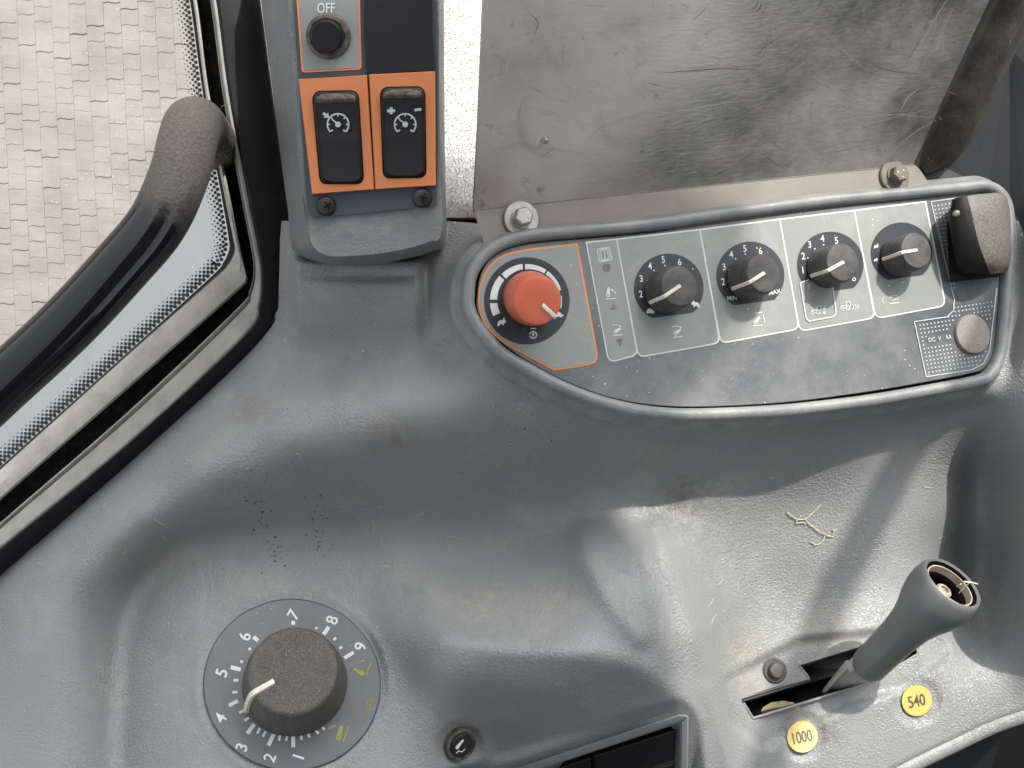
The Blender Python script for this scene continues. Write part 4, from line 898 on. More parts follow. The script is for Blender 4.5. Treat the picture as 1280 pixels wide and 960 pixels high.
# hatched dot print right
dots = MB()
hreg = [(1164, 252), (1188, 248), (1190, 262), (1196, 380), (1243, 372), (1238, 440), (1222, 460), (1159, 470), (1144, 402), (1180, 396), (1188, 390), (1190, 370)]
gx = np.array([[ (5.0, -.75), (1.0, 5.2)]])
for i in range(-4, 30):
    for j in range(-2, 50):
        x = 1147 + i * 4.6 + j * .95 - 22; y = 404 + j * 4.9 - i * .72 - 150
        d, _, _ = sdpoly(np.array([x]), np.array([y]), hreg)
        if d[0] < -1.6 and math.hypot(x - 1214, y - 418) > 27 and not (1158 < x < 1196 and 417 < y + (x - 1177) * .15 < 428): dots.poly(circ(x, y, 1.05, n=6), PAN, e1)
dots.build('dot_print', m_whdim, FPN, smooth=False, kind='stuff')
ln = MB()
for seq in ([(1164, 252), (1193, 375), (1192, 388), (1184, 396), (1143, 402), (1158, 471), (1215, 462), (1230, 454), (1237, 438), (1246, 360)], [(1164, 252), (1200, 247)]):
    ln.poly(pline(seq, 1.2), PAN, e2) if len(seq) == 2 else [ln.poly(line(*seq[i], *seq[i + 1], 1.2), PAN, e2 + i * 1e-6) for i in range(len(seq) - 1)]
ln.build('border_line', m_whdim, FPN, smooth=False)
tx = MB(); put_text(tx, 'DC', 5.5, 1165, 424.5, 8, PAN, e3, .8); put_text(tx, 'V', 5.5, 1174.5, 423, 8, PAN, e3, .8); put_text(tx, 'AA', 5.5, 1185.5, 421, 8, PAN, e3, .75); tx.build('worn_lettering', m_whdim, FPN, smooth=False)
# discs behind the knobs
def disc(cx, cy, rx, ry, cut=None, rot=8):
    o = circ(cx, cy, rx, ry, 72)
    if cut is not None:
        c, s_ = math.cos(math.radians(rot)), math.sin(math.radians(rot))
        q = []
        for x, y in o:
            dy = (y - cy) * c + (x - cx) * s_; dx = (x - cx) * c - (y - cy) * s_
            if dy > cut: dy = cut
            q.append((cx + dx * c + dy * s_, cy - dx * s_ + dy * c))
        qq = [q[0]]
        for p in q[1:]:
            if math.hypot(p[0] - qq[-1][0], p[1] - qq[-1][1]) > .3: qq.append(p)
        o = qq
    mb = MB(); mb.poly(o, PAN, e3); return mb.build('dial_disc', m_disc, FPN, smooth=False)
disc(658.5, 376, 53.5, 54.5)
for i in range(5): pass
mb = MB()
for a0, a1 in ((97, 131), (136.5, 0), ):
    pass
# red knob scale: swelling ring segments
def ringseg(mb, cx, cy, R, w0, w1, a0, a1, sy=1.02):
    n = 14; A1 = []; A2 = []
    for k in range(n + 1):
        t = k / n; a = math.radians(a0 + (a1 - a0) * t); w_ = w0 + (w1 - w0) * t
        A1.append((cx + R * math.cos(a), cy - R * sy * math.sin(a))); A2.append((cx + (R - w_) * math.cos(a), cy - (R - w_) * sy * math.sin(a)))
    mb.poly(A1 + A2[::-1], PAN, e4)
ringseg(mb, 658.5, 376, 45, 3.0, 5.0, 17, 54); ringseg(mb, 658.5, 376, 45, 5.0, 6.5, 57, 93); ringseg(mb, 658.5, 376, 45.5, 6.5, 8.0, 97, 134); ringseg(mb, 658.5, 376, 46, 8, 9, 138, 178); ringseg(mb, 658.5, 376, 46, 9, 9.5, 184, 204); ringseg(mb, 658.5, 376, 44, 1.2, 2.4, -12, 8)
def hare(mb, x, y, s_, pl=PAN, off=e4, fl=1):
    sh = [(-5, 3), (-4, -1), (-1, -3), (2, -3), (3, -6), (4.5, -6.5), (4.6, -3.5), (6.2, -2), (5.6, .4), (3.6, .8), (3.2, 3.6), (1.6, 3.8), (1.2, 1.8), (-1.6, 2.4), (-2.4, 4.4), (-5.2, 4.6)]
    mb.poly([(x + a * s_ * fl, y + b * s_) for a, b in sh], pl, off)
def tort(mb, x, y, s_, pl=PAN, off=e4):
    sh = [(-5, 2.6), (-4.6, 0), (-2.6, -2.6), (.4, -3.2), (3, -1.8), (4.2, .2), (6.2, .4), (6.6, 1.8), (4.4, 2.6), (4.4, 3.8), (2.8, 3.8), (2.6, 2.9), (-2, 2.9), (-2.2, 3.9), (-3.8, 3.9), (-4, 2.9)]
    mb.poly([(x + a * s_, y + b * s_) for a, b in sh], pl, off)
hare(mb, 626.5, 403, .95, fl=1); tort(mb, 698, 393, 1.0)
mb.poly(arc(666.5, 418.5, 3.6, 5.0, -170, 190, 20)[:-1], PAN, e4); mb.poly(line(663, 410.5, 670, 410.5, 1.4), PAN, e4); mb.poly([(666.5, 414.8), (668.2, 415), (667.2, 418), (668.8, 418), (665.5, 422), (666, 419), (664.6, 419)], PAN, e4)
mb.build('scale_print', m_white, FPN, smooth=False)
def lift_icon(mb, x, y, s_, pl=PAN, off=e3, tilt=75, arrow=True, mirror=1):
    # arm: a tapered capsule with a hole, base line, curved arrow
    t = math.radians(tilt); ux, uy = math.cos(t) * mirror, -math.sin(t); vx, vy = -uy, ux; L_ = 9 * s_
    def pt(a, b): return (x + ux * a + vx * b, y + uy * a + vy * b)
    o = []
    for k in range(9): a = math.pi / 2 + math.pi * k / 8; o.append(pt(2.6 * s_ * math.cos(a), 2.6 * s_ * math.sin(a)))
    for k in range(7): a = -math.pi / 2 + math.pi * k / 6; o.append(pt(L_ + 1.5 * s_ * math.cos(a), 1.5 * s_ * math.sin(a)))
    mb.poly(o, pl, off)
    mb.poly(line(x - 3 * s_, y + 5 * s_, x + 11 * s_, y + 4 * s_, 1.4 * s_), pl, off)
    if arrow:
        a0, a1 = (20, 62) if tilt > 60 else (60, 115)
        cc = (x + 1 * s_, y + 2 * s_); R = 10 * s_ if tilt > 60 else 12.5 * s_
        mb.poly(arc(*cc, R - .6 * s_, R + .6 * s_, a0, a1, 8), pl, off)
        ae = math.radians(a1 if tilt > 60 else a0); ex, ey = cc[0] + R * math.cos(ae), cc[1] - R * math.sin(ae); sg = 1 if tilt > 60 else -1
        tx_, ty_ = -math.sin(ae) * sg, -math.cos(ae) * sg
        mb.poly([(ex + tx_ * 3 * s_, ey + ty_ * 3 * s_), (ex + ty_ * 1.8 * s_, ey - tx_ * 1.8 * s_), (ex - ty_ * 1.8 * s_, ey + tx_ * 1.8 * s_)], pl, off)
def flush():
    global mb
    if mb.v: mb.build('symbol', m_white, FPN, smooth=False)
    mb = MB()
mb = MB()
lift_icon(mb, 760, 369, .95, tilt=86); flush(); lift_icon(mb, 768.5, 415, .85, tilt=35); flush()
lift_icon(mb, 844, 417, .9, tilt=38); flush(); mb.poly(line(944, 391.5, 953, 390.2, 1.4), PAN, e3); lift_icon(mb, 944, 403, .85, tilt=50, arrow=False); mb.poly(line(954, 393, 956, 403, 1.0), PAN, e3); flush()
for (x, y) in ((760, 369), (768.5, 415), (844, 417), (944, 403)):
    mbh = MB(); mbh.poly(circ(x, y, 1.1, n=10), PAN, e4); mbh.build('symbol_hole', m_cell, FPN, smooth=False)
# book
for k, (s_, w_) in enumerate(((0, .8), (2.0, .8), (4.0, .8))):
    a = roundpoly([(746.5 + s_, 311 + s_ * .6), (762 - s_, 309 + s_ * .6), (765.5 - s_, 325 - s_ * .5), (748 + s_, 327.5 - s_ * .5)], 2, 2)
    n = len(a)
    for i in range(n): mb.poly(line(*a[i], *a[(i + 1) % n], w_), PAN, e3 + .000001 * (k * 20 + i))
mb.poly(line(754.6, 311, 756.6, 325, .9), PAN, e4); flush()
# tractors and sprayer
def tractor(mb, x, y, s_):
    mb.poly(arc(x, y, 2.2 * s_, 3.1 * s_, 0, 359, 16), PAN, e3); mb.poly(arc(x - 8 * s_, y + .8 * s_, 1.5 * s_, 2.3 * s_, 0, 359, 14), PAN, e3)
    for q in (((-9.5, -2.4), (-2.5, -3)), ((-2.5, -3), (-1.8, -8)), ((-1.8, -8), (3.0, -8.6)), ((3, -8.6), (3.6, -2.4)), ((-5.6, .6), (-3.4, .5)), ((-9.5, -2.4), (-9.8, -1.6))):
        mb.poly(line(x + q[0][0] * s_, y + q[0][1] * s_, x + q[1][0] * s_, y + q[1][1] * s_, .8), PAN, e4 + random.random() * 2e-6)
tractor(mb, 1023, 390, .9); tractor(mb, 1060, 384.5, .9)
for k in range(3): mb.poly(pline([(1065 + k * 3.2, 380.5), (1067.6 + k * 3.2, 383.2), (1065.8 + k * 3.2, 386.6)], .8), PAN, e3)
mb.poly([(1030, 383.5), (1033, 387), (1027.8, 387.4)], PAN, e3); mb.poly([(1030.5, 393.5), (1028.2, 389.8), (1033, 389.4)], PAN, e3); flush()
mb.poly(pline([(1113, 373), (1115, 369.5), (1121, 369), (1123, 373.5), (1116, 375)], 1.0), PAN, e3); mb.poly(line(1112, 379.5, 1124, 378, 1.2), PAN, e3); mb.poly(pline([(1104.5, 371.5), (1102.5, 375), (1104.5, 379)], .8), PAN, e3); flush()
# P box beside the third knob
for q in ((1000.5, 353.5, 1011, 349.5), (1000.5, 353.5, 1007.5, 396), (1041, 357, 1045, 388), (1011, 401.5, 1041, 396)):
    mb.poly(line(*q, 1.4), PAN, e4 + .00002 + random.random() * 2e-6)
mb.poly(pline([(1007.5, 396), (1009, 399.5), (1011.5, 401.4)], 1.4), PAN, e4 + .00003); mb.poly(pline([(1045, 388), (1044.6, 393), (1041, 396)], 1.4), PAN, e4 + .00003)
mb.build('symbol_frame', m_white, FPN, smooth=False)
br = MB(); br.poly(circ(758.5, 334.5, 5, n=14), PAN, e3); br.poly([(766.5, 378), (762.5, 387.5), (771.5, 386)], PAN, e3); br.poly([(770.5, 424.5), (778.5, 423), (775.8, 433.5)], PAN, e3); br.build('faded_symbols', m_brown, FPN, smooth=False)
discs = [(836, 360, 43.5, 43, 34.5), (938, 344.5, 42.5, 42.5, 34), (1038, 330.5, 41.5, 41, 33), (1127, 316, 38.5, 38, 31)]
for d in discs: disc(*d)
pf = MB()
pf.poly([(1002, 354), (1011, 350.5), (1040.5, 357.5), (1043, 367), (1022, 374), (1004.5, 375)], PAN, e4); pf.build('grey_field', m_cell, FPN, smooth=False)
mb = MB()
for (s, x, y) in (('2', 801, 367.5), ('3', 801.5, 348), ('4', 812.5, 332.5), ('5', 829, 324.5), ('6', 849.5, 327.5), ('2', 904, 352), ('3', 905, 333.5), ('4', 914, 318), ('5', 931, 310.5), ('6', 950.5, 313.5),
                  ('1', 1003.5, 337.5), ('2', 1004, 320), ('3', 1012, 305.5), ('4', 1028, 298), ('5', 1045.5, 300.5)):
    put_text(mb, s, 8.6, x, y, 7, PAN, e4, .82)
put_text(mb, 'MIN', 5.4, 915, 372.5, 3, PAN, e4, .95); put_text(mb, 'MAX', 5.4, 968.5, 365, 12, PAN, e4, .95); put_text(mb, 'P', 7, 1011.5, 358, 6, PAN, e4 + .0001, .8); put_text(mb, 'o', 4.5, 1067.5, 349, 0, PAN, e4, 1)
tort(mb, 812.5, 388.5, .95); hare(mb, 870, 380.5, .95, fl=-1); hare(mb, 1095, 308, .55); hare(mb, 1094.5, 325, .45)
for (x, y) in ((809.5, 350.5), (817.5, 338), (831, 332), (808, 366), (911.5, 337), (919.5, 323.5), (931.5, 317.5), (910, 351.5), (946, 310), (1010, 322.5), (1018.5, 311), (1029.5, 306), (866, 336), (1111, 357), (935, 386), (1128, 353)): mb.poly(circ(x, y, 1.0, n=7), PAN, e4)
mb.build('numbers', m_white, FPN, smooth=False)

def knob(base, cap, rb, rc, mat, ptr_ang, lab, red=False, h=.015):
    K = None; o = PAN.at(*base, .0006); 
    # tilt of the knob axis: towards the seen cap centre, at height h over the plate
    top = PAN.at(*cap, h); n = (top - o).normalized(); n = (n + PAN.n * 1.2).normalized() if False else n
    hh = (top - o).length
    prof = [(rb * 1.02, 0), (rb, hh * .12), (rb * .97, hh * .4), (rc * 1.06, hh * .78), (rc * 1.02, hh * .93), (rc * .97, hh * .985), (rc * .88, hh), (rc * .5, hh * 1.003), (.0001, hh * 1.003)]
    x, y, n = frame(n); seg = 72; rings = []
    for r, z_ in prof:
        rings.append([o + n * z_ + (x * math.cos(q) + y * math.sin(q)) * r for q in [2 * math.pi * k / seg for k in range(seg)]])
    v, f = loft(rings, True, True, True); K = link('knob', v, f, mat, KP, ang=42, label=lab)
    a = math.radians(ptr_ang); d = x * math.cos(a) + y * math.sin(a); s_ = n.cross(d).normalized(); w_ = .00085
    def seg_(pts):                                  # raised rounded bar following the knob profile
        rings = []
        for (r, z_, lift) in pts:
            c = o + d * r + n * z_
            nd = lift[0] * d + lift[1] * n
            rings.append([c - s_ * w_, c - s_ * w_ * .6 + nd * .0007, c + s_ * w_ * .6 + nd * .0007, c + s_ * w_])
        return loft(rings, False)
    if red: pts = [(rc * .25, hh * 1.0, (0, 1)), (rc * .9, hh * 1.003, (0, 1)), (rc * 1.0, hh * .97, (.7, .7)), (rc * 1.05, hh * .8, (1, .1)), (rb * .985, hh * .45, (1, 0))]
    else: pts = [(0, hh * 1.0, (0, 1)), (rc * .9, hh * 1.003, (0, 1)), (rc * 1.0, hh * .97, (.7, .7)), (rc * 1.05, hh * .8, (1, .1)), (rb * .975, hh * .4, (1, 0)), (rb * 1.01, hh * .10, (1, 0))]
    v, f = seg_(pts); link('pointer', v, f, m_ptr, K)
    return K
knob((662, 373), (672, 376), .0108, .0094, m_red, -42, 'red knob', red=True, h=.016)
knob((831, 365.5), (850, 357.5), .0090, .0083, m_knob, 214, 'black knob between a tortoise and a hare symbol', h=.0135)
knob((932, 350), (955, 341.5), .0089, .0082, m_knob, 212, 'black knob set to MIN', h=.0135)
knob((1031, 335), (1054, 328), .0088, .0081, m_knob, 208, 'black knob with a scale from 1 to 5 over the tractor symbols', h=.0135)
knob((1121, 322), (1146, 313), .0085, .0079, m_knob, 192, 'black knob nearest the flip cover', h=.0135)

# flip cover over a switch at the right end
FC = thing('switch_cover', 'dusty black flip up switch cover at the right end of the knob panel', 'switch cover', PAN.at(1200, 340, 0))
def pan(x, y, o): return PAN.at(x, y, o)
v, f = loft([[pan(x, y, .0002) for x, y in [(1183, 277), (1200, 274), (1246, 300), (1247, 346), (1187, 353)]], [pan(x, y, .0035) for x, y in [(1184, 279), (1200, 276), (1246, 300), (1246, 344), (1188, 350)]]], True, False, True); link('base', v, f, m_cdark, FC, smooth=False)
# hood: side wall (dark, faces left) and top shell
secs = []   # sections along the length: (left bottom, left top, ridge, right top, right bottom)
S0 = [(1192, 256, .002), (1191, 249, .012), (1209, 245, .0165), (1246, 241, .016), (1258, 246, .011), (1260, 258, .001)]
S1 = [(1187, 285, .001), (1188, 270, .012), (1214, 264, .0185), (1252, 258, .0175), (1262, 266, .011), (1263, 280, .001)]
S2 = [(1192, 318, .001), (1193, 300, .012), (1223, 302, .0185), (1254, 298, .0175), (1263, 306, .010), (1264, 318, .001)]
S3 = [(1198, 340, .001), (1199, 330, .010), (1233, 330, .0165), (1252, 326, .016), (1261, 332, .009), (1260, 338, .001)]
S4 = [(1204, 346, .001), (1206, 342, .006), (1238, 343, .011), (1248, 341, .011), (1256, 341, .006), (1255, 342, .001)]
secs = [S0, S1, S2, S3, S4]

def dens(sec, m=5): return catmull(sec, m)
rows = [dens(s) for s in secs]; cols = list(zip(*rows)); cols = [catmull([c for c in col_], 5) for col_ in cols]; rings = list(zip(*cols))
rings = [[pan(x, y, max(o, .0005)) for x, y, o in r] for r in rings]
v, f = loft(rings, False); nrow = len(rings[0])
fs_side = [q for k, q in enumerate(f) if (k % (nrow - 1)) < 10]; fs_top = [q for k, q in enumerate(f) if (k % (nrow - 1)) >= 10]
f_end = [list(range(nrow))[::-1]]
HO = link('hood', v, fs_top + f_end, m_cover, FC, ang=50); link('hood_side', v, fs_side, m_cdark, FC, ang=50, label='black side cheek of the hood')
v, f = lathe(pan(1195, 267, .0150), Vector((-.8, -.1, .6)), [(.0016, -.001), (.0015, .0004), (.0009, .0010), (.0001, .0012)], 16); link('hinge_pin', v, f, m_bolt, FC)
# blanking disc below it
o = PAN.at(1214, 418, .0); v, f = lathe(o, PAN.n, [(.0090, .0001), (.0090, .0010), (.0086, .0016), (.0070, .0019), (.0001, .0021)], 44); 
link('blanking_disc', v, f, m_plug, KP, label='round dusty blanking plug at the lower right of the panel')

# ================================================================== BIG DIAL
DL = thing('throttle_dial', 'large round numbered dial with a dusty black knob at lower left', 'rotary dial', DIA.o)
dp = circ(365, 856, 110, 106.5, 96)
v, f = loft([[DIA.at(x, y, -.002) for x, y in inset(dp, -.4)], [DIA.at(x, y, -.0003) for x, y in inset(dp, -.4)], [DIA.at(x, y, .0) for x, y in inset(dp, .5)]], True, False, True); DP = link('dial_plate', v, f, m_dial, DL, smooth=False)
mb = MB(); oe = .0002
for s, x, y, r in (('1', 373, 946, 72), ('2', 337, 947, 70), ('3', 302, 934, 72), ('4', 275.5, 897.5, 60), ('5', 277, 841, 72), ('6', 306, 795.5, 75), ('7', 367, 768, 60), ('8', 415, 775, 72), ('9', 450.5, 808, 78)):
    put_text(mb, s, 15, x, y, r, DIA, oe, 1.0)
ticks = [(366.5, 917, 366.5, 934, 5), (342, 918, 335.5, 932, 5), (318, 905, 309, 917, 5), (297.5, 876, 286, 882, 4.5), (288.5, 834, 301, 837, 5), (317, 796, 322.5, 801, 5), (366.5, 776, 366.5, 781, 4.6), (411, 783.5, 404.5, 793, 5), (442, 815.5, 430.5, 822.5, 4.5)]
small = [(359, 919, 357.5, 926), (350.5, 918, 348.5, 926), (332, 914, 328.5, 921), (325, 910, 321.5, 917), (311, 897, 305.5, 901), (304.5, 888, 299, 891), (297, 865, 290.5, 865.5), (298, 850, 292, 850.5), (303.5, 828, 300.5, 826), (313.5, 812, 311, 810), (395, 784, 396, 786), (420, 797, 417, 800), (427.5, 808, 424.5, 811),
         (376, 917, 377, 925), (384, 914, 387, 922), (393, 911, 398, 917), (400.5, 905.5, 405.5, 912)]
for t in ticks: mb.poly(line(*t), DIA, oe + random.random() * 1e-6)
for t in small: mb.poly(line(*t, 3.2), DIA, oe + random.random() * 1e-6)
mb.build('numbers_and_ticks', m_white, DP, smooth=False)
mb = MB(); put_text(mb, '33233700', 6.2, 461, 882, 74, DIA, oe, .66)
def capsule(x0, y0, x1, y1, r0, r1):
    d = Vector((x1 - x0, y1 - y0)); a = math.atan2(d.y, d.x); o = []
    for k in range(9): q = a + math.pi / 2 + math.pi * k / 8; o.append((x0 + r0 * math.cos(q), y0 + r0 * math.sin(q)))
    for k in range(7): q = a - math.pi / 2 + math.pi * k / 6; o.append((x1 + r1 * math.cos(q), y1 + r1 * math.sin(q)))
    return o
mb.poly(capsule(452.5, 841.5, 443, 836.5, 3.2, 1.6), DIA, oe); mb.poly(line(463.5, 829, 457, 845, 1.3), DIA, oe); mb.poly(pline([(446, 829), (450, 826.5), (455.5, 826)], 1.8), DIA, oe)
mb.poly(capsule(423.5, 922, 426.5, 908.5, 3.8, 2.0), DIA, oe); mb.poly(line(436, 907.5, 428.5, 928, 1.4), DIA, oe); mb.poly(pline([(409.5, 911.5), (414, 909), (419.5, 906.5)], 2.4), DIA, oe)
mb.build('lime_symbols', m_lime, DP, smooth=False)
gr = MB(); gr.band([DIA.at(x, y, -.0004) for x, y in inset(dp, .1)], [DIA.at(x, y, -.0004) for x, y in inset(dp, -.9)], True); gr.build('edge_gap', m_chan, DL, smooth=False)
# the knob
o = DIA.at(369, 854, .0004); h = .0215; n = (DIA.at(366.5, 838, h) - o).normalized(); n = (n * .5 + DIA.n * .5).normalized()
top = DIA.at(366.5, 838, h)
rb, rc = .0213, .0172
def big(u, r_):
    c = o.lerp(top, u); x, y, _ = frame(DIA.n); return [c + (x * math.cos(q) + y * math.sin(q)) * r_ for q in [2 * math.pi * k / 96 for k in range(96)]]
rings = [big(0, rb * 1.0), big(.05, rb * 1.0), big(.25, rb * .965), big(.6, rb * .915), big(.9, rc * 1.035), big(.96, rc * 1.02), big(.99, rc * .985), big(1.003, rc * .93), big(.995, rc * .85), big(.985, rc * .5), big(.98, .0002)]
v, f = loft(rings, True, True, True); BK = link('knob', v, f, m_bigknob, DL, ang=50, label='dusty black knob of the dial')
x, y, _ = frame(DIA.n)
a = math.radians(205); 
d = (DIA.at(302, 882) - DIA.at(338, 846)).normalized(); d = (DIA.at(305, 866) - DIA.at(340, 846)).normalized(); s_ = DIA.n.cross(d).normalized(); w_ = .0013
def kp(u, r_, lift):
    return o.lerp(top, u) + d * r_, lift
pts = [kp(.992, rc * .48, (0, 1)), kp(.992, rc * .7, (0, 1)), kp(1.0, rc * .93, (.1, 1)), kp(.985, rc * 1.0, (.7, .7)), kp(.90, rc * 1.04, (1, .2)), kp(.6, rb * .92, (1, 0)), kp(.2, rb * .985, (1, 0)), kp(.06, rb * 1.0, (1, 0))]
rings = [[c - s_ * w_, c - s_ * w_ * .7 + (l[0] * d + l[1] * DIA.n) * .0013, c + s_ * w_ * .7 + (l[0] * d + l[1] * DIA.n) * .0013, c + s_ * w_] for c, l in pts]
v, f = loft(rings, False, True, True) if False else loft(rings, False); m = len(rings)
v = v; f.append([0, 1, 2, 3]); link('pointer', v, f, m_ptr, BK, ang=50)

# ================================================================== ROUND PUSH BUTTON AND SWITCH FRAME
bpn = cplane(575, 930, 14)
PB = thing('push_button', 'round black push button with white lever symbol right of the dial', 'push button', bpn.o)
n = (bpn.n + Vector((0, 0, .5))).normalized(); o = P(572, 926, cz(575, 930) + .001)
v, f = lathe(o, n, [(.0070, -.004), (.0070, .0030), (.0067, .0042), (.0060, .0046), (.0057, .0042), (.0052, .0041)], 44); link('collar', v, f, m_rockd, PB)
v, f = lathe(o, n, [(.0051, .002), (.0051, .0046), (.0046, .0052), (.0001, .0053)], 44); CA = link('cap', v, f, m_rock, PB)
pl = Plane(0, 0, 0, n); pl.o = o + n * .0055; pl.n = n; mb = MB()
mb.poly(capsule(571.5, 934.5, 578.5, 925.5, 2.2, 1.1), pl, 0); mb.poly(pline([(570, 941.5), (574, 938.5), (577, 940), (581.5, 936)], 1.2), pl, 0); mb.build('symbol', m_white, CA, smooth=False)
SF = thing('blanking_switch_row', 'grey plastic frame around black blanking switches at the bottom edge', 'switch frame', VPL.at(760, 950))
fo = roundpoly([(540, 995), (848, 893), (861, 893), (858, 1080), (540, 1080)], [0, 9, 7, 0, 0], 5); fi = roundpoly([(560, 1003), (845, 908), (851, 908), (848, 1075), (560, 1075)], [0, 3, 2, 0, 0], 5)
fo = [(x, y) for x, y in fo]; 
rings = [[VPL.at(x, y, -.004) for x, y in fo], [VPL.at(x, y, .0005) for x, y in fo], [VPL.at(x, y, .0018) for x, y in inset(fo, 2)], [VPL.at(x, y, .0018) for x, y in inset(fo, 8)], [VPL.at(x, y, .0008) for x, y in inset(fo, 10.5)], [VPL.at(x, y, -.0035) for x, y in inset(fo, 11)]]
v, f = loft(rings, True); link('surround', v, f, m_frame, SF, ang=50)
v = [VPL.at(x, y, -.0030) for x, y in inset(fo, 5)]; link('back', v, [list(range(len(v)))], m_chan, SF, smooth=False)
for q in ([(608, 990), (739, 946), (739, 1060), (608, 1060)], [(743, 944.5), (846, 911), (843, 950), (743, 983)], [(743, 986), (843, 953), (842, 1060), (743, 1060)]):
    q = inset(q, .3); mb = MB(); rings = [[VPL.at(x, y, -.004) for x, y in q], [VPL.at(x, y, -.0008) for x, y in q], [VPL.at(x, y, -.0002) for x, y in inset(q, 2)]]
    v, f = loft(rings, True, False, True); link('blank_switch', v, f, m_rock, SF, smooth=False)

# ================================================================== LEVER
LV = thing('gate_lever', 'grey lever with a broken open hollow knob, standing in the gate slot', 'lever', P(1060, 850, -.05))
A0 = P(1084, 834, -.034); A1 = P(1187, 732, -.002)
axd = (A1 - A0).normalized(); 
def axp(t, dx=0): return A0.lerp(A1, t)
prof = [(-.03, .0066), (0, .0074), (.02, .0078), (.2, .0080), (.42, .0085), (.56, .0094), (.66, .0110), (.75, .0129), (.84, .0142), (.92, .0145), (1.0, .0139), (1.035, .0131), (1.04, .0124), (1.025, .0118)]
Ln = (A1 - A0).length
prof2 = [(r, t * Ln) for t, r in prof]
v, f = lathe(A0, axd, prof2, 56, cap=False); n0 = 56
f.append(list(range(56))[::-1]); link('grip', v, f, m_lever, LV, ang=60)
v, f = lathe(A0, axd, [(.0118, 1.024 * Ln), (.0114, .95 * Ln), (.0106, .86 * Ln), (.0100, .80 * Ln), (.0001, .80 * Ln)], 48, cap=False); link('hollow', v, f, m_chan, LV, label='dark hollow inside the open knob')
v, f = lathe(A0, axd, [(.0104, .95 * Ln), (.0106, 1.005 * Ln), (.0100, 1.005 * Ln), (.0098, .95 * Ln)], 48, cap=False); link('inner_rim', v, f, m_rusty, LV)
x, y, _ = frame(axd)
o = A0 + axd * Ln * .90 + (P(1183, 741, 0) - P(1192, 733, 0))
v, f = lathe(o, axd, [(.0056, 0), (.0056, .0012), (.0036, .0018), (.0034, .0070), (.0028, .0076), (.0019, .0076), (.0017, .0066), (.0001, .0066)], 28); link('bolt', v, f, m_rusty, LV)
# steel shank
sh = [(1024, 872, -.053), (1034, 868, -.053), (1088, 855, -.048), (1092, 842, -.041), (1078, 826, -.037), (1060, 828, -.039)]
a_ = [P(*q) for q in sh]; dd = Vector((.0, -.0, -.003)); v, f = loft([[p + dd for p in a_], a_], True, True, True); link('shank', v, f, m_steel, LV, smooth=False)
v, f = tube([P(1026, 870, -.0515), P(1045, 848, -.045), P(1064, 829, -.038)], .0010, 10); link('shank_edge', v, f, m_steel, LV)
v, f = lathe(P(1068, 832, -.0365), axd, [(.0030, -.002), (.0030, .002), (.0022, .003)], 16); link('rivet', v, f, m_steel, LV)
# straws caught in the hollow rim
st = MB()
for q in ([(1199, 741, 0.0080), (1208, 732, 0.0130), (1213, 727, 0.0140)], [(1196, 733, 0.0060), (1201, 730, 0.0100)], [(1205, 727, 0.0155), (1214, 728, 0.0145), (1222, 730, 0.0130)]):
    v, f = tube([P(*c) for c in q], .00028, 6); st.add(v, f)
so = st.build('straw', m_straw, None); so['label'] = 'dry straw bits stuck across the open lever knob'; so['category'] = 'straw'
st = MB()
for q in ([(984, 640), (990, 645), (997, 649), (1007, 649)], [(1007, 649), (1014, 643), (1021, 636), (1027, 630)], [(1007, 649), (1013, 656), (1024, 664), (1034, 669), (1042, 671)], [(997, 649), (996, 654), (1002, 653), (1008, 654)], [(1031, 670), (1028, 677), (1021, 681), (1013, 677)], [(1040, 669), (1043, 664), (1041, 661)], [(1042, 664), (1046, 661)]):
    c = catmull(q, 4); v, f = tube([CP(a, b, .0007 + .0006 * (k % 5) / 5) for k, (a, b) in enumerate(c)], .00021, 6); st.add(v, f)
so = st.build('straw', m_straw, None); so['label'] = 'forked dry rootlet lying on the console above the lever'; so['category'] = 'straw'
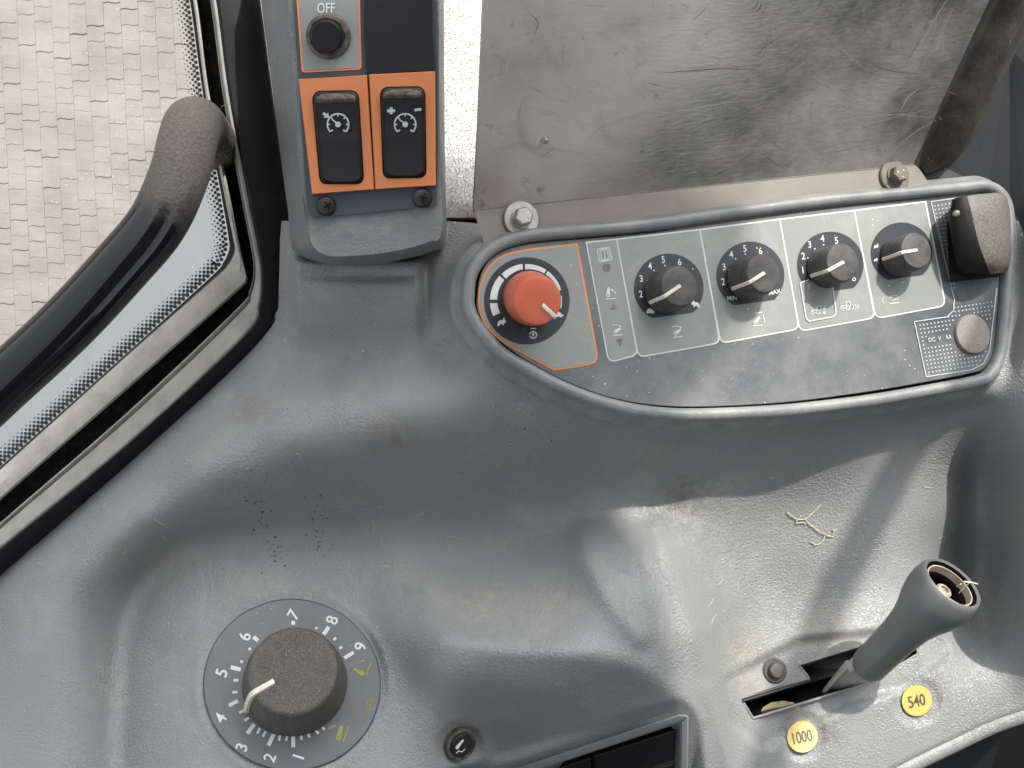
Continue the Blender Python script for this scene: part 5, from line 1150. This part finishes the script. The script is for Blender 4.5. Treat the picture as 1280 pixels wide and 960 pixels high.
# crumbs of dirt and bright chaff lying on the console: far too many to count
cr = MB(); ch = MB()
def crumb(mb, px, py, s_):
    c = CP(px, py, s_ * .3); r = [c + Vector((random.uniform(.6, 1) * s_ * math.cos(q), random.uniform(.6, 1) * s_ * math.sin(q), random.uniform(-.3, .3) * s_)) for q in [math.pi * 2 / 5 * k for k in range(5)]]
    t = c + Vector((0, 0, s_ * .7)); mb.add(r + [t], [[k, (k + 1) % 5, 5] for k in range(5)])
trail = [(312, 600), (316, 612), (318, 628), (325, 640), (330, 652), (332, 668), (338, 690), (345, 705), (352, 712), (340, 684), (310, 618)]
pts_ = []
for _ in range(70):
    a = random.choice(trail); pts_.append((a[0] + random.gauss(0, 9), a[1] + random.gauss(0, 12), min(.0008, random.lognormvariate(-8.1, .45))))
for _ in range(45): pts_.append((random.gauss(360, 30), random.gauss(530, 30), random.uniform(.00015, .0003)))
for _ in range(25): pts_.append((random.gauss(402, 8), random.gauss(660, 25), random.uniform(.0003, .0005)))
for _ in range(160): pts_.append((random.uniform(120, 1240), random.uniform(530, 900), random.uniform(.00012, .0003)))
for x, y, s_ in pts_:
    if 255 < x < 475 and y > 750: continue
    if x > 900 and y > 800: continue
    crumb(cr, x, y, s_)
for _ in range(420):
    x = random.uniform(20, 1250); y = random.uniform(440, 950)
    d, _, _ = sdpoly(np.array([x]), np.array([y]), rim)
    if d[0] < 12 or y < 720 - x * .85 + 14 or (250 < x < 480 and y > 745) or (905 < x < 1240 and y > 790) or (x > 560 and y > 900): continue
    crumb(ch, x, y, random.uniform(.00010, .00024))
for _ in range(60):
    x = random.uniform(880, 1230); y = random.uniform(600, 790)
    if random.random() < .4: x = random.uniform(100, 850); y = random.uniform(560, 720)
    a = random.uniform(0, 6.28); l = random.uniform(4, 16); bnd = random.uniform(-3, 3)
    c = catmull([(x, y), (x + math.cos(a) * l * .5 - math.sin(a) * bnd, y + math.sin(a) * l * .5 + math.cos(a) * bnd), (x + math.cos(a) * l, y + math.sin(a) * l)], 3)
    v, f = tube([CP(p[0], p[1], .0003) for p in c], .00008, 4); ch.add(v, f)
o_ = cr.build('dirt_crumbs', m_crumb, None, smooth=False); o_['kind'] = 'stuff'; o_['label'] = 'dark crumbs of dirt scattered over the console'; o_['category'] = 'dirt'
o_ = ch.build('chaff_specks', m_straw, None, smooth=False); o_['kind'] = 'stuff'; o_['label'] = 'pale chaff specks scattered over the console'; o_['category'] = 'dust'
